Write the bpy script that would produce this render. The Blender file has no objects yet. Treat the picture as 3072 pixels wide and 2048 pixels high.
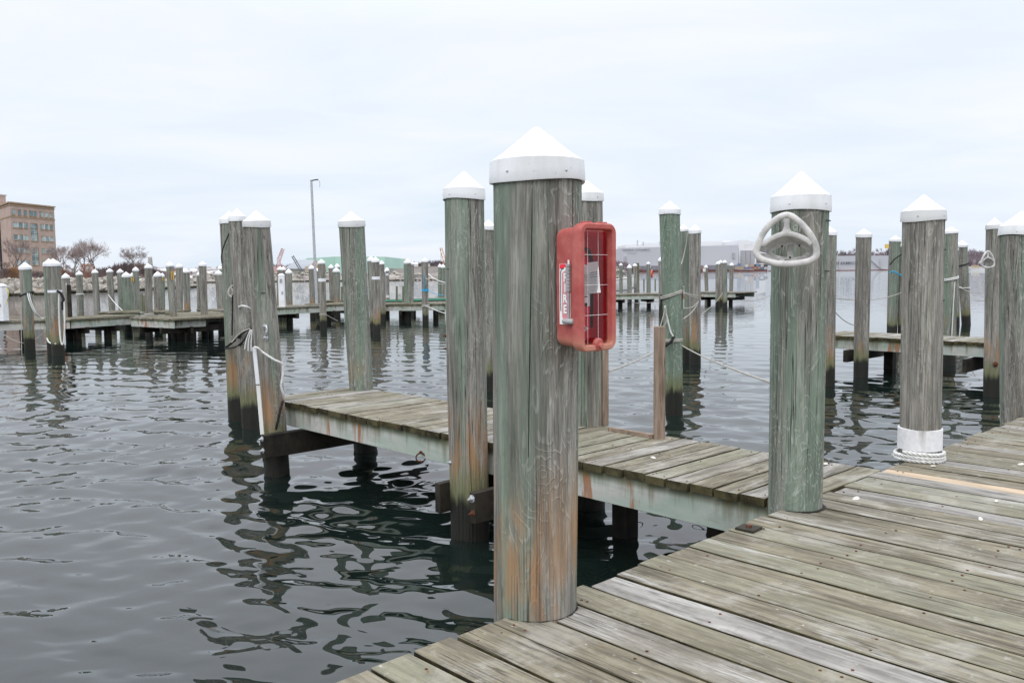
import bpy, bmesh, math, random
from mathutils import Vector, Matrix, noise
R = math.radians
C = bpy.context.scene.collection
scene = bpy.context.scene
random.seed(7)

# ------------------------------------------------------------------ camera
PITCH = 0.081187; ROLL = 0.0095
cam_data = bpy.data.cameras.new('camera')
cam = bpy.data.objects.new('camera', cam_data); C.objects.link(cam)
cam_data.sensor_width = 36.0; cam_data.lens = 30.476
cam_data.clip_start = 0.05; cam_data.clip_end = 9000
fw = Vector((0, math.cos(PITCH), -math.sin(PITCH))); up0 = Vector((0, math.sin(PITCH), math.cos(PITCH))); rt0 = Vector((1, 0, 0))
cr, sr = math.cos(ROLL), math.sin(ROLL)
Rr = rt0*cr - up0*sr; Ur = rt0*sr + up0*cr
M = Matrix((Rr, Ur, -fw)).transposed().to_4x4(); M.translation = Vector((0, 0, 1.5))
cam.matrix_world = M
scene.camera = cam
WZ = -0.8                                       # water level, dock deck at z = 0

# ------------------------------------------------------------------ world, sun, exposure
world = bpy.data.worlds.new('World'); scene.world = world; world.use_nodes = True
wt = world.node_tree; wt.nodes.clear()
SUN_EL, SUN_AZ = R(48), R(200)                  # sun behind the camera, veiled by cloud
def wn(t, **k):
    n = wt.nodes.new(t)
    for a, b in k.items(): setattr(n, a, b)
    return n
sky = wn('ShaderNodeTexSky', sky_type='NISHITA'); sky.sun_disc = False
sky.sun_elevation = SUN_EL; sky.sun_rotation = SUN_AZ; sky.air_density = 1.0; sky.dust_density = 2.0
tc = wn('ShaderNodeTexCoord'); sep = wn('ShaderNodeSeparateXYZ'); wt.links.new(tc.outputs['Generated'], sep.inputs[0])
def wm(op, a, b=None, clamp=False):
    n = wn('ShaderNodeMath', operation=op); n.use_clamp = clamp
    for i, v in enumerate((a, b)):
        if v is None: continue
        if isinstance(v, (int, float)): n.inputs[i].default_value = v
        else: wt.links.new(v, n.inputs[i])
    return n.outputs[0]
zc = wm('MAXIMUM', sep.outputs[2], 0.0)
den = wm('ADD', zc, 0.14)
cmb = wn('ShaderNodeCombineXYZ')
wt.links.new(wm('DIVIDE', sep.outputs[0], den), cmb.inputs[0]); wt.links.new(wm('MULTIPLY', wm('DIVIDE', sep.outputs[1], den), 1.5), cmb.inputs[1])
nz = wn('ShaderNodeTexNoise'); nz.inputs['Scale'].default_value = 0.75; nz.inputs['Detail'].default_value = 7; nz.inputs['Roughness'].default_value = 0.55; nz.inputs['Distortion'].default_value = 0.4
wt.links.new(cmb.outputs[0], nz.inputs['Vector'])
hz = wm('MULTIPLY', zc, 1.9, True)              # more cloud higher up, thinner blue near the horizon
cf = wm('ADD', wm('MULTIPLY', wm('SUBTRACT', nz.outputs['Fac'], 0.5), 2.0), wm('ADD', wm('MULTIPLY', hz, 0.62), 0.34), True)
mixc = wn('ShaderNodeMixRGB'); wt.links.new(cf, mixc.inputs[0])
mixc.inputs[1].default_value = (7.2, 8.15, 9.2, 1); mixc.inputs[2].default_value = (9.2, 9.4, 10.1, 1)
mix2 = wn('ShaderNodeMixRGB'); mix2.inputs[0].default_value = 0.93
wt.links.new(sky.outputs[0], mix2.inputs[1]); wt.links.new(mixc.outputs[0], mix2.inputs[2])
gr = wm('ADD', 1.0, wm('MULTIPLY', wm('MAXIMUM', wm('SUBTRACT', zc, 0.26), 0.0), 2.0))     # overcast: brighter towards the zenith
cg = wn('ShaderNodeCombineXYZ')
for i_ in range(3): wt.links.new(gr, cg.inputs[i_])
mul = wn('ShaderNodeMixRGB', blend_type='MULTIPLY'); mul.inputs[0].default_value = 1; wt.links.new(mix2.outputs[0], mul.inputs[1]); wt.links.new(cg.outputs[0], mul.inputs[2])
bg = wn('ShaderNodeBackground'); bg.inputs[1].default_value = 0.098
wt.links.new(mul.outputs[0], bg.inputs[0])
wo = wn('ShaderNodeOutputWorld'); wt.links.new(bg.outputs[0], wo.inputs[0])

sl = bpy.data.lights.new('sun', 'SUN'); sl.energy = 0.8; sl.angle = R(35); sl.color = (1.0, 0.97, 0.93)
so = bpy.data.objects.new('sun', sl); C.objects.link(so)
sd = Vector((math.sin(SUN_AZ)*math.cos(SUN_EL), math.cos(SUN_AZ)*math.cos(SUN_EL), math.sin(SUN_EL)))
so.rotation_euler = sd.to_track_quat('Z', 'Y').to_euler(); so.location = (0, -5, 30)
scene.view_settings.view_transform = 'Standard'; scene.view_settings.look = 'None'
scene.view_settings.exposure = 0.16; scene.view_settings.gamma = 1; scene.view_settings.use_curve_mapping = False
scene.render.engine = 'CYCLES'

# ------------------------------------------------------------------ object helpers
def tag(o, label=None, cat=None, group=None, kind=None):
    if label: o['label'] = label
    if cat: o['category'] = cat
    if group: o['group'] = group
    if kind: o['kind'] = kind
    return o
def empty(name, loc=(0, 0, 0), rz=0, label=None, cat=None, group=None):
    o = bpy.data.objects.new(name, None); C.objects.link(o); o.empty_display_size = 0.1
    o.location = loc; o.rotation_euler = (0, 0, rz)
    return tag(o, label, cat, group)
def link(name, me, mat=None, parent=None, loc=(0, 0, 0), rot=(0, 0, 0)):
    o = bpy.data.objects.new(name, me); C.objects.link(o)
    if mat is not None and len(me.materials) == 0: me.materials.append(mat)
    o.location = loc; o.rotation_euler = rot
    if parent: o.parent = parent
    return o
class MB:
    def __init__(s): s.v = []; s.f = []
    def box(s, c, d, m=None):
        b = len(s.v); c = Vector(c)
        for x in (-.5, .5):
            for y in (-.5, .5):
                for z in (-.5, .5):
                    p = Vector((x*d[0], y*d[1], z*d[2]))
                    if m: p = m @ p
                    s.v.append(c+p)
        for f in ((0,1,3,2),(4,6,7,5),(0,4,5,1),(2,3,7,6),(0,2,6,4),(1,5,7,3)): s.f.append([b+i for i in f])
        return s
    def beam(s, a, b_, w, h, up=(0, 0, 1)):          # box from a to b, width w sideways, height h along up
        a = Vector(a); b_ = Vector(b_); d = b_-a; L = d.length; d.normalize()
        side = d.cross(Vector(up)).normalized(); u = side.cross(d)
        m = Matrix((d, side, u)).transposed()
        return s.box((a+b_)/2, (L, w, h), m)
    def tube(s, pts, r, n=8, closed=False, caps=True):
        pts = [Vector(p) for p in pts]; k = len(pts); base = len(s.v)
        prev = None
        for i, p in enumerate(pts):
            if closed: t = pts[(i+1) % k]-pts[i-1]
            else: t = pts[min(i+1, k-1)]-pts[max(i-1, 0)]
            t.normalize()
            if prev is None:
                a = Vector((0, 0, 1)) if abs(t.z) < .9 else Vector((1, 0, 0))
                u = a.cross(t).normalized()
            else:
                u = prev-t*prev.dot(t)
                u = u.normalized() if u.length > 1e-6 else t.orthogonal().normalized()
            prev = u; w = t.cross(u); rr = r[i] if isinstance(r, (list, tuple)) else r
            for j in range(n):
                a = 2*math.pi*j/n; s.v.append(p+(u*math.cos(a)+w*math.sin(a))*rr)
        for i in range(k if closed else k-1):
            for j in range(n):
                i2 = (i+1) % k
                s.f.append([base+i*n+j, base+i*n+(j+1) % n, base+i2*n+(j+1) % n, base+i2*n+j])
        if caps and not closed:
            s.f.append([base+j for j in range(n)][::-1]); s.f.append([base+(k-1)*n+j for j in range(n)])
        return s
    def lathe(s, prof, n=24, c=(0, 0, 0), cap0=False, cap1=True, mod=None):   # prof: (radius, z)
        base = len(s.v); c = Vector(c)
        for (r, z) in prof:
            for j in range(n):
                a = 2*math.pi*j/n; rr, zz = (r, z) if mod is None else mod(r, z, a)
                s.v.append(c+Vector((rr*math.cos(a), rr*math.sin(a), zz)))
        for i in range(len(prof)-1):
            for j in range(n): s.f.append([base+i*n+j, base+i*n+(j+1) % n, base+(i+1)*n+(j+1) % n, base+(i+1)*n+j])
        if cap0: s.f.append([base+j for j in range(n)][::-1])
        if cap1: s.f.append([base+(len(prof)-1)*n+j for j in range(n)])
        return s
    def loft(s, rings, cap0=True, cap1=True, closed=True):
        base = len(s.v); n = len(rings[0])
        for rg in rings: s.v += [Vector(p) for p in rg]
        for i in range(len(rings)-1):
            for j in range(n if closed else n-1): s.f.append([base+i*n+j, base+i*n+(j+1) % n, base+(i+1)*n+(j+1) % n, base+(i+1)*n+j])
        if cap0: s.f.append([base+j for j in range(n)][::-1])
        if cap1: s.f.append([base+(len(rings)-1)*n+j for j in range(n)])
        return s
    def poly(s, pts):
        b = len(s.v); s.v += [Vector(p) for p in pts]; s.f.append(list(range(b, b+len(pts)))); return s
    def mesh(s, name, smooth=False, bevel=0):
        me = bpy.data.meshes.new(name); me.from_pydata([tuple(v) for v in s.v], [], s.f); me.update()
        if bevel:
            bm = bmesh.new(); bm.from_mesh(me)
            bmesh.ops.bevel(bm, geom=bm.edges[:]+bm.verts[:], offset=bevel, segments=1, affect='EDGES'); bm.to_mesh(me); bm.free()
        if smooth:
            for p in me.polygons: p.use_smooth = True
            try: me.set_sharp_from_angle(angle=R(35))
            except Exception: pass
        return me
    def build(s, name, mat, parent=None, smooth=False, loc=(0, 0, 0), rot=(0, 0, 0), bevel=0):
        return link(name, s.mesh(name, smooth, bevel), mat, parent, loc, rot)

# ------------------------------------------------------------------ materials
class NT:
    def __init__(s, name):
        s.m = bpy.data.materials.new(name); s.m.use_nodes = True; s.t = s.m.node_tree; s.t.nodes.clear()
        s.out = s.t.nodes.new('ShaderNodeOutputMaterial'); s.p = s.t.nodes.new('ShaderNodeBsdfPrincipled')
        s.t.links.new(s.p.outputs[0], s.out.inputs[0])
    def n(s, t, **k):
        x = s.t.nodes.new(t)
        for a, b in k.items(): setattr(x, a, b)
        return x
    def put(s, v, sock):
        if v is None: return
        if isinstance(v, (int, float)):
            if sock.type in ('RGBA',): sock.default_value = (v, v, v, 1)
            else: sock.default_value = v
        elif isinstance(v, (tuple, list)):
            sock.default_value = tuple(v)+((1,) if sock.type == 'RGBA' and len(v) == 3 else ())
        else: s.t.links.new(v, sock)
    def math(s, op, a, b=None, c=None, clamp=False):
        x = s.n('ShaderNodeMath', operation=op); x.use_clamp = clamp
        for i, v in enumerate((a, b, c)): s.put(v, x.inputs[i])
        return x.outputs[0]
    def noise(s, vec, scale=1, detail=3, rough=.5, dist=0):
        x = s.n('ShaderNodeTexNoise'); s.put(vec, x.inputs['Vector'])
        s.put(scale, x.inputs['Scale']); s.put(detail, x.inputs['Detail']); s.put(rough, x.inputs['Roughness']); s.put(dist, x.inputs['Distortion'])
        return x.outputs['Fac']
    def map(s, vec, sc=(1, 1, 1), off=None):
        x = s.n('ShaderNodeMapping'); s.put(vec, x.inputs[0]); x.inputs['Scale'].default_value = sc
        if off is not None: s.put(off, x.inputs['Location'])
        return x.outputs[0]
    def mix(s, f, a, b, blend='MIX'):
        x = s.n('ShaderNodeMixRGB', blend_type=blend); s.put(f, x.inputs[0]); s.put(a, x.inputs[1]); s.put(b, x.inputs[2]); return x.outputs[0]
    def step(s, v, lo, hi):                     # smooth 0..1 between lo and hi
        x = s.n('ShaderNodeMapRange', interpolation_type='SMOOTHSTEP'); s.put(v, x.inputs[0]); s.put(lo, x.inputs[1]); s.put(hi, x.inputs[2]); return x.outputs[0]
    def obj(s):
        return s.n('ShaderNodeTexCoord').outputs['Object']
    def rnd(s): return s.n('ShaderNodeObjectInfo').outputs['Random']
    def attr(s, name): return s.n('ShaderNodeAttribute', attribute_type='OBJECT', attribute_name=name).outputs['Fac']
    def sepz(s, vec):
        x = s.n('ShaderNodeSeparateXYZ'); s.put(vec, x.inputs[0]); return x.outputs
    def bump(s, h, strength=.5, dist=.01):
        x = s.n('ShaderNodeBump'); s.put(h, x.inputs['Height']); x.inputs['Strength'].default_value = strength; x.inputs['Distance'].default_value = dist
        s.t.links.new(x.outputs[0], s.p.inputs['Normal']); return x
    def fin(s, col=None, rough=None, spec=None, metal=None):
        s.put(col, s.p.inputs['Base Color']); s.put(rough, s.p.inputs['Roughness'])
        if spec is not None: s.put(spec, s.p.inputs['Specular IOR Level'])
        if metal is not None: s.put(metal, s.p.inputs['Metallic'])
        return s.m
    def shifted(s, mult=37.0):
        v = s.n('ShaderNodeVectorMath', operation='ADD'); s.put(s.obj(), v.inputs[0]); s.put(s.math('MULTIPLY', s.rnd(), mult), v.inputs[1]); return v.outputs[0]

def simple(name, col, rough=.6, var=.15, scale=3, spec=None, metal=None, bump=0):
    t = NT(name); v = t.shifted(); a = t.noise(v, scale, 5, .6)
    dark = tuple(c*(1-var*1.6) for c in col); lite = tuple(min(1, c*(1+var)) for c in col)
    t.fin(t.mix(t.step(a, .3, .7), dark, lite), rough, spec, metal)
    if bump: t.bump(t.noise(v, scale*8, 4, .6), .5, bump)
    return t.m

def mat_piling():
    t = NT('weathered_piling'); o = t.obj(); v = t.shifted()
    z = t.sepz(o)[2]
    # wood streaks running up the pile
    s1 = t.noise(t.map(v, (16, 16, .9)), 1, 6, .62)
    s2 = t.noise(t.map(v, (70, 70, 2.2)), 1, 4, .65)
    col = t.mix(t.step(s1, .36, .64), (.135, .125, .108), (.335, .318, .28))
    s3 = t.noise(t.map(v, (150, 150, 5)), 1, 3, .6)
    col = t.mix(t.math('MULTIPLY', t.step(s3, .53, .38), .62), col, (.10, .095, .08))
    col = t.mix(t.math('MULTIPLY', t.step(s2, .45, .75), .38), col, (.43, .42, .38))
    # broad panels of green copper preservative
    g = t.noise(t.map(v, (5.5, 5.5, .32)), 1, 3, .5, .5)
    gm = t.step(t.math('ADD', g, t.math('MULTIPLY', t.math('SUBTRACT', t.attr('green'), .5), .34)), .44, .64)
    gcol = t.mix(s1, (.085, .145, .10), (.225, .305, .23))
    col = t.mix(t.math('MULTIPLY', gm, t.math('ADD', .50, t.math('MULTIPLY', t.attr('green'), .34))), col, gcol)
    pale = t.noise(t.map(v, (9, 9, 1.4)), 1, 5, .6, 1.2)
    col = t.mix(t.math('MULTIPLY', t.step(pale, .56, .72), .35), col, (.44, .46, .40))
    # cathedral grain: contour lines of a slow noise, only in patches
    gn = t.math('ADD', t.noise(t.map(v, (6.5, 6.5, 2.3)), 1, 2.2, .5, .5), t.math('MULTIPLY', s2, .045))
    gl = t.math('SINE', t.math('MULTIPLY', gn, 88))
    gl = t.step(gl, .55, .98)
    pm = t.step(t.noise(t.map(v, (3, 3, 1.0), ), 1, 2, .5), .42, .6)
    col = t.mix(t.math('MULTIPLY', t.math('MULTIPLY', gl, pm), t.math('MULTIPLY', t.step(s3, .35, .6), .5)), col, (.54, .555, .50))
    mot = t.noise(t.map(v, (30, 30, 10)), 1, 6, .75)
    col = t.mix(t.math('MULTIPLY', t.step(mot, .50, .66), .5), col, (.13, .135, .11))
    # mould
    d = t.noise(t.map(v, (8, 8, .6)), 1, 6, .72, .3)
    dm = t.step(t.math('ADD', d, t.math('MULTIPLY', t.math('SUBTRACT', t.attr('dark'), .5), .25)), .56, .72)
    col = t.mix(t.math('MULTIPLY', dm, .72), col, (.055, .052, .043))
    # thin dark checks
    ck = t.noise(t.map(v, (34, 34, .45)), 1, 2, .5)
    cm = t.step(t.math('ABSOLUTE', t.math('SUBTRACT', ck, .5)), .0, .017)
    ckm = t.step(t.noise(t.map(v, (4, 4, .8)), 1, 1, .5), .45, .6)
    crack = t.math('MULTIPLY', t.math('SUBTRACT', 1, cm), ckm)
    col = t.mix(t.math('MULTIPLY', crack, .8), col, (.03, .028, .024))
    # rust / tannin band above the tide line
    rn = t.noise(t.map(v, (9, 9, 1.6)), 1, 4, .6, .5)
    rz = t.math('SUBTRACT', z, t.attr('rust_z'))
    rmask = t.math('MULTIPLY', t.step(rz, -.45, -.05), t.math('SUBTRACT', 1, t.step(rz, .12, .62)))
    rmask = t.math('MULTIPLY', rmask, t.step(t.math('ADD', rn, t.math('MULTIPLY', t.math('SUBTRACT', t.attr('rust'), .5), .3)), .46, .72))
    col = t.mix(t.math('MULTIPLY', rmask, .85), col, t.mix(s1, (.22, .10, .045), (.48, .30, .15)))
    # algae then black tide band
    en = t.math('MULTIPLY', t.math('SUBTRACT', t.noise(t.map(v, (14, 14, 2.0)), 1, 4, .6), .5), .34)
    tz = t.math('ADD', z, en)
    col = t.mix(t.math('MULTIPLY', t.math('SUBTRACT', 1, t.step(tz, .40, .74)), .75), col, (.15, .16, .065))
    black = t.math('SUBTRACT', 1, t.step(tz, .30, .44))
    col = t.mix(t.math('MULTIPLY', black, .96), col, (.014, .014, .012))
    t.fin(col, t.math('SUBTRACT', .86, t.math('MULTIPLY', black, .3)), .3)
    h = t.math('ADD', t.math('MULTIPLY', s2, .5), t.math('ADD', t.math('MULTIPLY', t.math('MULTIPLY', gl, pm), .25), t.math('MULTIPLY', crack, -1.2)))
    t.bump(t.math('ADD', h, t.math('MULTIPLY', s1, .6)), .75, .012)
    return t.m

def mat_plank(name='weathered_plank', tone=0):
    t = NT(name); v = t.shifted(91.0); r = t.rnd()
    r2 = t.math('FRACT', t.math('MULTIPLY', r, 17.3)); r3 = t.math('FRACT', t.math('MULTIPLY', r, 57.9))
    g1 = t.noise(t.map(v, (2.6, 28, 28)), 1, 5, .6)
    g2 = t.noise(t.map(v, (7.5, 95, 95)), 1, 4, .65)
    if tone == 1: a, b, c = (.36, .27, .18), (.54, .43, .31), (.62, .53, .42)
    elif tone == 2: a, b, c = (.18, .13, .095), (.31, .235, .18), (.42, .35, .28)
    else: a, b, c = (.095, .082, .058), (.25, .225, .158), (.36, .335, .28)
    col = t.mix(t.step(g1, .3, .68), a, b)
    if tone == 0:
        col = t.mix(t.step(r2, .55, 1.0), col, t.mix(t.step(g1, .3, .68), (.15, .14, .125), (.33, .315, .29)))
        col = t.mix(t.math('MULTIPLY', t.step(r3, .72, .98), .3), col, (.27, .29, .21))
    col = t.mix(t.math('MULTIPLY', t.step(g2, .48, .74), .42), col, c)
    if tone == 0:
        # bleached patches along the wear line, lichen and dark blotches
        w = t.noise(t.map(v, (1.1, 6, 6)), 1, 6, .62, .3)
        wg = t.math('MULTIPLY', t.step(t.math('ADD', w, t.math('MULTIPLY', t.math('SUBTRACT', r2, .5), .12)), .54, .68), t.step(g2, .35, .6))
        col = t.mix(t.math('MULTIPLY', wg, .6), col, (.53, .52, .485))
        dk = t.noise(t.map(v, (2.6, 7, 7)), 1, 6, .7, .6)
        col = t.mix(t.math('MULTIPLY', t.step(dk, .60, .74), .55), col, (.085, .075, .06))
        sp = t.noise(t.map(v, (14, 24, 24)), 1, 3, .6)
        col = t.mix(t.math('MULTIPLY', t.step(sp, .69, .76), .7), col, (.62, .61, .56))
        sp2 = t.noise(t.map(v, (9, 17, 17), ), 1.37, 3, .6)
        col = t.mix(t.math('MULTIPLY', t.step(sp2, .70, .75), .75), col, (.20, .085, .04))
        y = t.sepz(t.obj())[1]
        eg = t.step(t.math('ADD', t.math('ABSOLUTE', y), t.math('MULTIPLY', t.math('SUBTRACT', g1, .5), .03)), .082, .1)
        col = t.mix(t.math('MULTIPLY', eg, .5), col, (.10, .09, .05))  # edge grime, deepened to paint shade along the board gaps
    if tone == 0:
        gp = t.n('ShaderNodeNewGeometry').outputs['Position']
        m1 = t.noise(gp, 2.3, 6, .65, .4); m2 = t.noise(gp, 11, 5, .7)
        col = t.mix(t.math('MULTIPLY', t.step(m1, .50, .66), .45), col, (.40, .385, .345))
        col = t.mix(t.math('MULTIPLY', t.step(m1, .46, .34), .40), col, (.15, .135, .095))
        col = t.mix(t.math('MULTIPLY', t.step(m2, .54, .70), .40), col, (.12, .11, .085))
        col = t.mix(t.math('MULTIPLY', t.step(m2, .42, .30), .30), col, (.52, .51, .46))
    # fine drying splits
    ck = t.noise(t.map(v, (.55, 30, 30)), 1, 2, .5)
    cr_ = t.math('MULTIPLY', t.math('SUBTRACT', 1, t.step(t.math('ABSOLUTE', t.math('SUBTRACT', ck, .5)), 0, .02)), t.step(t.noise(t.map(v, (1.5, 4, 4)), 1, 1, .5), .5, .62))
    col = t.mix(t.math('MULTIPLY', cr_, .75), col, (.035, .03, .022))
    t.fin(col, .88, .25)
    t.bump(t.math('ADD', t.math('MULTIPLY', g2, .6), t.math('ADD', t.math('MULTIPLY', g1, .5), t.math('MULTIPLY', cr_, -1))), .8, .006)
    return t.m

def mat_fascia():
    t = NT('pale_green_timber'); v = t.shifted(); o = t.sepz(t.obj())
    g1 = t.noise(t.map(v, (1.2, 22, 22)), 1, 5, .6); g2 = t.noise(t.map(v, (1.1, 1.1, 2.2)), 1, 4, .6, .5)
    col = t.mix(t.step(g2, .35, .62), (.33, .40, .34), (.47, .465, .43))
    col = t.mix(t.math('MULTIPLY', t.step(g1, .5, .75), .4), col, (.58, .60, .54))
    # drips running down from the plank ends
    dr = t.noise(t.map(v, (7, 7, .5)), 1, 4, .65)
    top = t.step(o[2], -.17, .12)
    col = t.mix(t.math('MULTIPLY', t.step(t.math('ADD', dr, t.math('MULTIPLY', top, .2)), .58, .84), .75), col, (.12, .115, .05))
    blot = t.noise(t.map(v, (3, 3, 5)), 1, 6, .7, .5)
    col = t.mix(t.math('MULTIPLY', t.step(blot, .5, .7), .4), col, (.22, .215, .185))
    rs = t.noise(t.map(v, (3.6, 3.6, .6), ), 1.31, 4, .65, .3)
    col = t.mix(t.math('MULTIPLY', t.step(rs, .585, .66), .8), col, (.30, .12, .045))
    col = t.mix(t.math('MULTIPLY', t.step(o[2], .035, .09), .7), col, (.09, .095, .04))
    t.fin(col, .85, .25); t.bump(g1, .6, .004); return t.m

M_PILE = mat_piling(); M_PLANK = mat_plank(); M_NEWWOOD = mat_plank('new_board', 1); M_POST = mat_plank('tan_post', 2); M_FASCIA = mat_fascia()
def mat_end():
    t = NT('mossy_end_gap_shade'); v = t.shifted(); a = t.noise(v, 6, 5, .6); b = t.noise(t.map(v, (30, 30, 60)), 1, 3, .6)
    t.fin(t.mix(t.step(a, .35, .65), (.022, .019, .010), (.095, .082, .040)), .9, .2); t.bump(b, .5, .005); return t.m
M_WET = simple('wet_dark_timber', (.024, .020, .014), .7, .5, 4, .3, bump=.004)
M_END = mat_end()  # moss colour on board ends, painted shade on their long sides
def mat_cap():
    t = NT('white_plastic_cap'); v = t.shifted(); a = t.noise(t.map(v, (3, 3, 1)), 1, 5, .6); g = t.noise(v, 60, 2, .5)
    z = t.sepz(t.obj())[2]
    col = t.mix(t.step(a, .45, .8), (.82, .83, .84), (.62, .63, .61))
    col = t.mix(t.math('MULTIPLY', t.step(g, .66, .74), .35), col, (.45, .43, .38))
    t.fin(t.mix(t.attr('dirt'), col, (.55, .55, .53)), .42, .4); return t.m
M_CAP = mat_cap()
M_ROPE = simple('grey_white_rope', (.44, .42, .37), .9, .2, 40, .1, bump=.002)
M_ROPEW = simple('white_rope', (.70, .70, .67), .85, .12, 40, .1, bump=.002)
M_BLACK = simple('black_rope', (.025, .025, .025), .8, .3, 30, .2)
M_BLUE = simple('blue_rope', (.05, .36, .58), .7, .2, 30, .2)
M_GALV = simple('galvanised_steel', (.55, .56, .57), .45, .3, 40, .5, .6)
M_RUST = simple('rusty_iron', (.12, .045, .022), .9, .4, 60, .3, bump=.002)
M_WHITE = simple('white_painted_plastic', (.80, .81, .82), .4, .06, 5)

# ------------------------------------------------------------------ water
def mat_water():
    t = NT('harbour_water'); o = t.obj()
    a = t.noise(t.map(o, (.55, .95, 1)), 1.0, 2, .5, .3)
    b = t.noise(t.map(o, (1.5, 2.9, 1)), 1.0, 2.5, .5, .5)
    c = t.noise(t.map(o, (4.0, 8.5, 1)), 1.0, 3, .55, .3)
    d = t.noise(t.map(o, (.06, .10, 1)), 1.0, 2, .5)
    gust = t.math('ADD', .55, t.math('MULTIPLY', t.step(d, .35, .65), .7))
    y = t.sepz(o)[1]
    far = t.math('ADD', .35, t.math('MULTIPLY', t.step(y, 3, 22), .9))     # calmer water in the lee of the dock
    ff = t.step(y, 25, 90)                     # beyond the modelled waves the relief comes from the normals only
    h = t.math('MULTIPLY', t.math('ADD', t.math('MULTIPLY', a, .10), t.math('MULTIPLY', b, .03)), ff)
    h = t.math('ADD', h, t.math('MULTIPLY', t.math('MULTIPLY', c, .0022), t.math('MULTIPLY', gust, t.step(y, 3, 30))))
    t.fin((.006, .0115, .0095), .0)
    t.p.inputs['IOR'].default_value = 1.6
    t.bump(h, 1.0, 1.0)
    return t.m
M_WATER = mat_water()
def build_water():
    """wind waves as real relief: a sum of many small wave trains, finer grid near the docks"""
    import numpy as np
    rg = np.random.RandomState(4)
    Y = [0.5]
    while Y[-1] < 130: Y.append(Y[-1]+max(.022, Y[-1]*.0052))
    while Y[-1] < 6500: Y.append(Y[-1]*1.22)
    th = np.concatenate([np.radians(np.linspace(-87, -52, 12)), np.radians(np.linspace(-48, 48, 760)), np.radians(np.linspace(52, 87, 12))])
    Y = np.array(Y); YY, TH = np.meshgrid(Y, th, indexing='ij'); XX = YY*np.tan(TH); h = np.zeros_like(XX)
    gust = .75+.35*np.sin(XX*.19+1.1+.8*np.sin(YY*.13))*np.sin(YY*.15+.5*np.sin(XX*.21))
    dist = np.sqrt(XX**2+YY**2); lee = .42+.58*np.clip((dist-3.5)/9, 0, 1)
    far_ = 1-.74*np.clip((dist-6)/20, 0, 1)
    space = np.maximum(dist*.0052, .022)
    n = 64
    for i in range(n):
        lam = 1.15*(.11/1.15)**(i/(n-1))*rg.uniform(.92, 1.08); k = 2*np.pi/lam; a = rg.normal(0, .62)+.22
        kx, ky = k*np.sin(a), k*np.cos(a); sl = .025*(1.25 if lam > .45 else 1.05); amp = sl*lam/(2*np.pi)
        fade = np.clip((lam/space-3)/4, 0, 1); mod = fade*(gust*lee*1.35*(1-.25*np.clip((dist-10)/22, 0, 1)) if lam < .45 else (.62+.38*lee)*far_*.9)
        ph = rg.uniform(0, 6.28); w = kx*XX+ky*YY+ph+.9*np.sin(.31*k*.35*(XX*np.cos(a)-YY*np.sin(a))+ph*2)
        h += amp*mod*(np.sin(w)+.16*np.cos(2*w))
    edge = np.clip((5000-dist)/3000, 0, 1)*np.clip((np.radians(50)-np.abs(TH))/.03, 0, 1)
    Z = WZ+h*edge; nr, nc = XX.shape
    co = np.stack([XX, YY, Z], -1).reshape(-1, 3).astype(np.float32)
    idx = np.arange(nr*nc).reshape(nr, nc); q = np.stack([idx[:-1, :-1], idx[:-1, 1:], idx[1:, 1:], idx[1:, :-1]], -1).reshape(-1, 4)
    b = len(co); co = np.concatenate([co, np.array([[-6000, -300, WZ], [6000, -300, WZ], [6000, .5, WZ], [-6000, .5, WZ]], np.float32)]); q = np.concatenate([q, [[b, b+1, b+2, b+3]]])
    me = bpy.data.meshes.new('water'); me.vertices.add(len(co)); me.vertices.foreach_set('co', co.ravel())
    me.loops.add(q.size); me.loops.foreach_set('vertex_index', q.ravel().astype(np.int32)); me.polygons.add(len(q))
    me.polygons.foreach_set('loop_start', np.arange(0, q.size, 4, dtype=np.int32)); me.polygons.foreach_set('loop_total', np.full(len(q), 4, np.int32))
    me.update(calc_edges=True); me.polygons.foreach_set('use_smooth', np.ones(len(q), bool)); me.validate()
    return link('water', me, M_WATER)
tag(build_water(), kind='structure')
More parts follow.
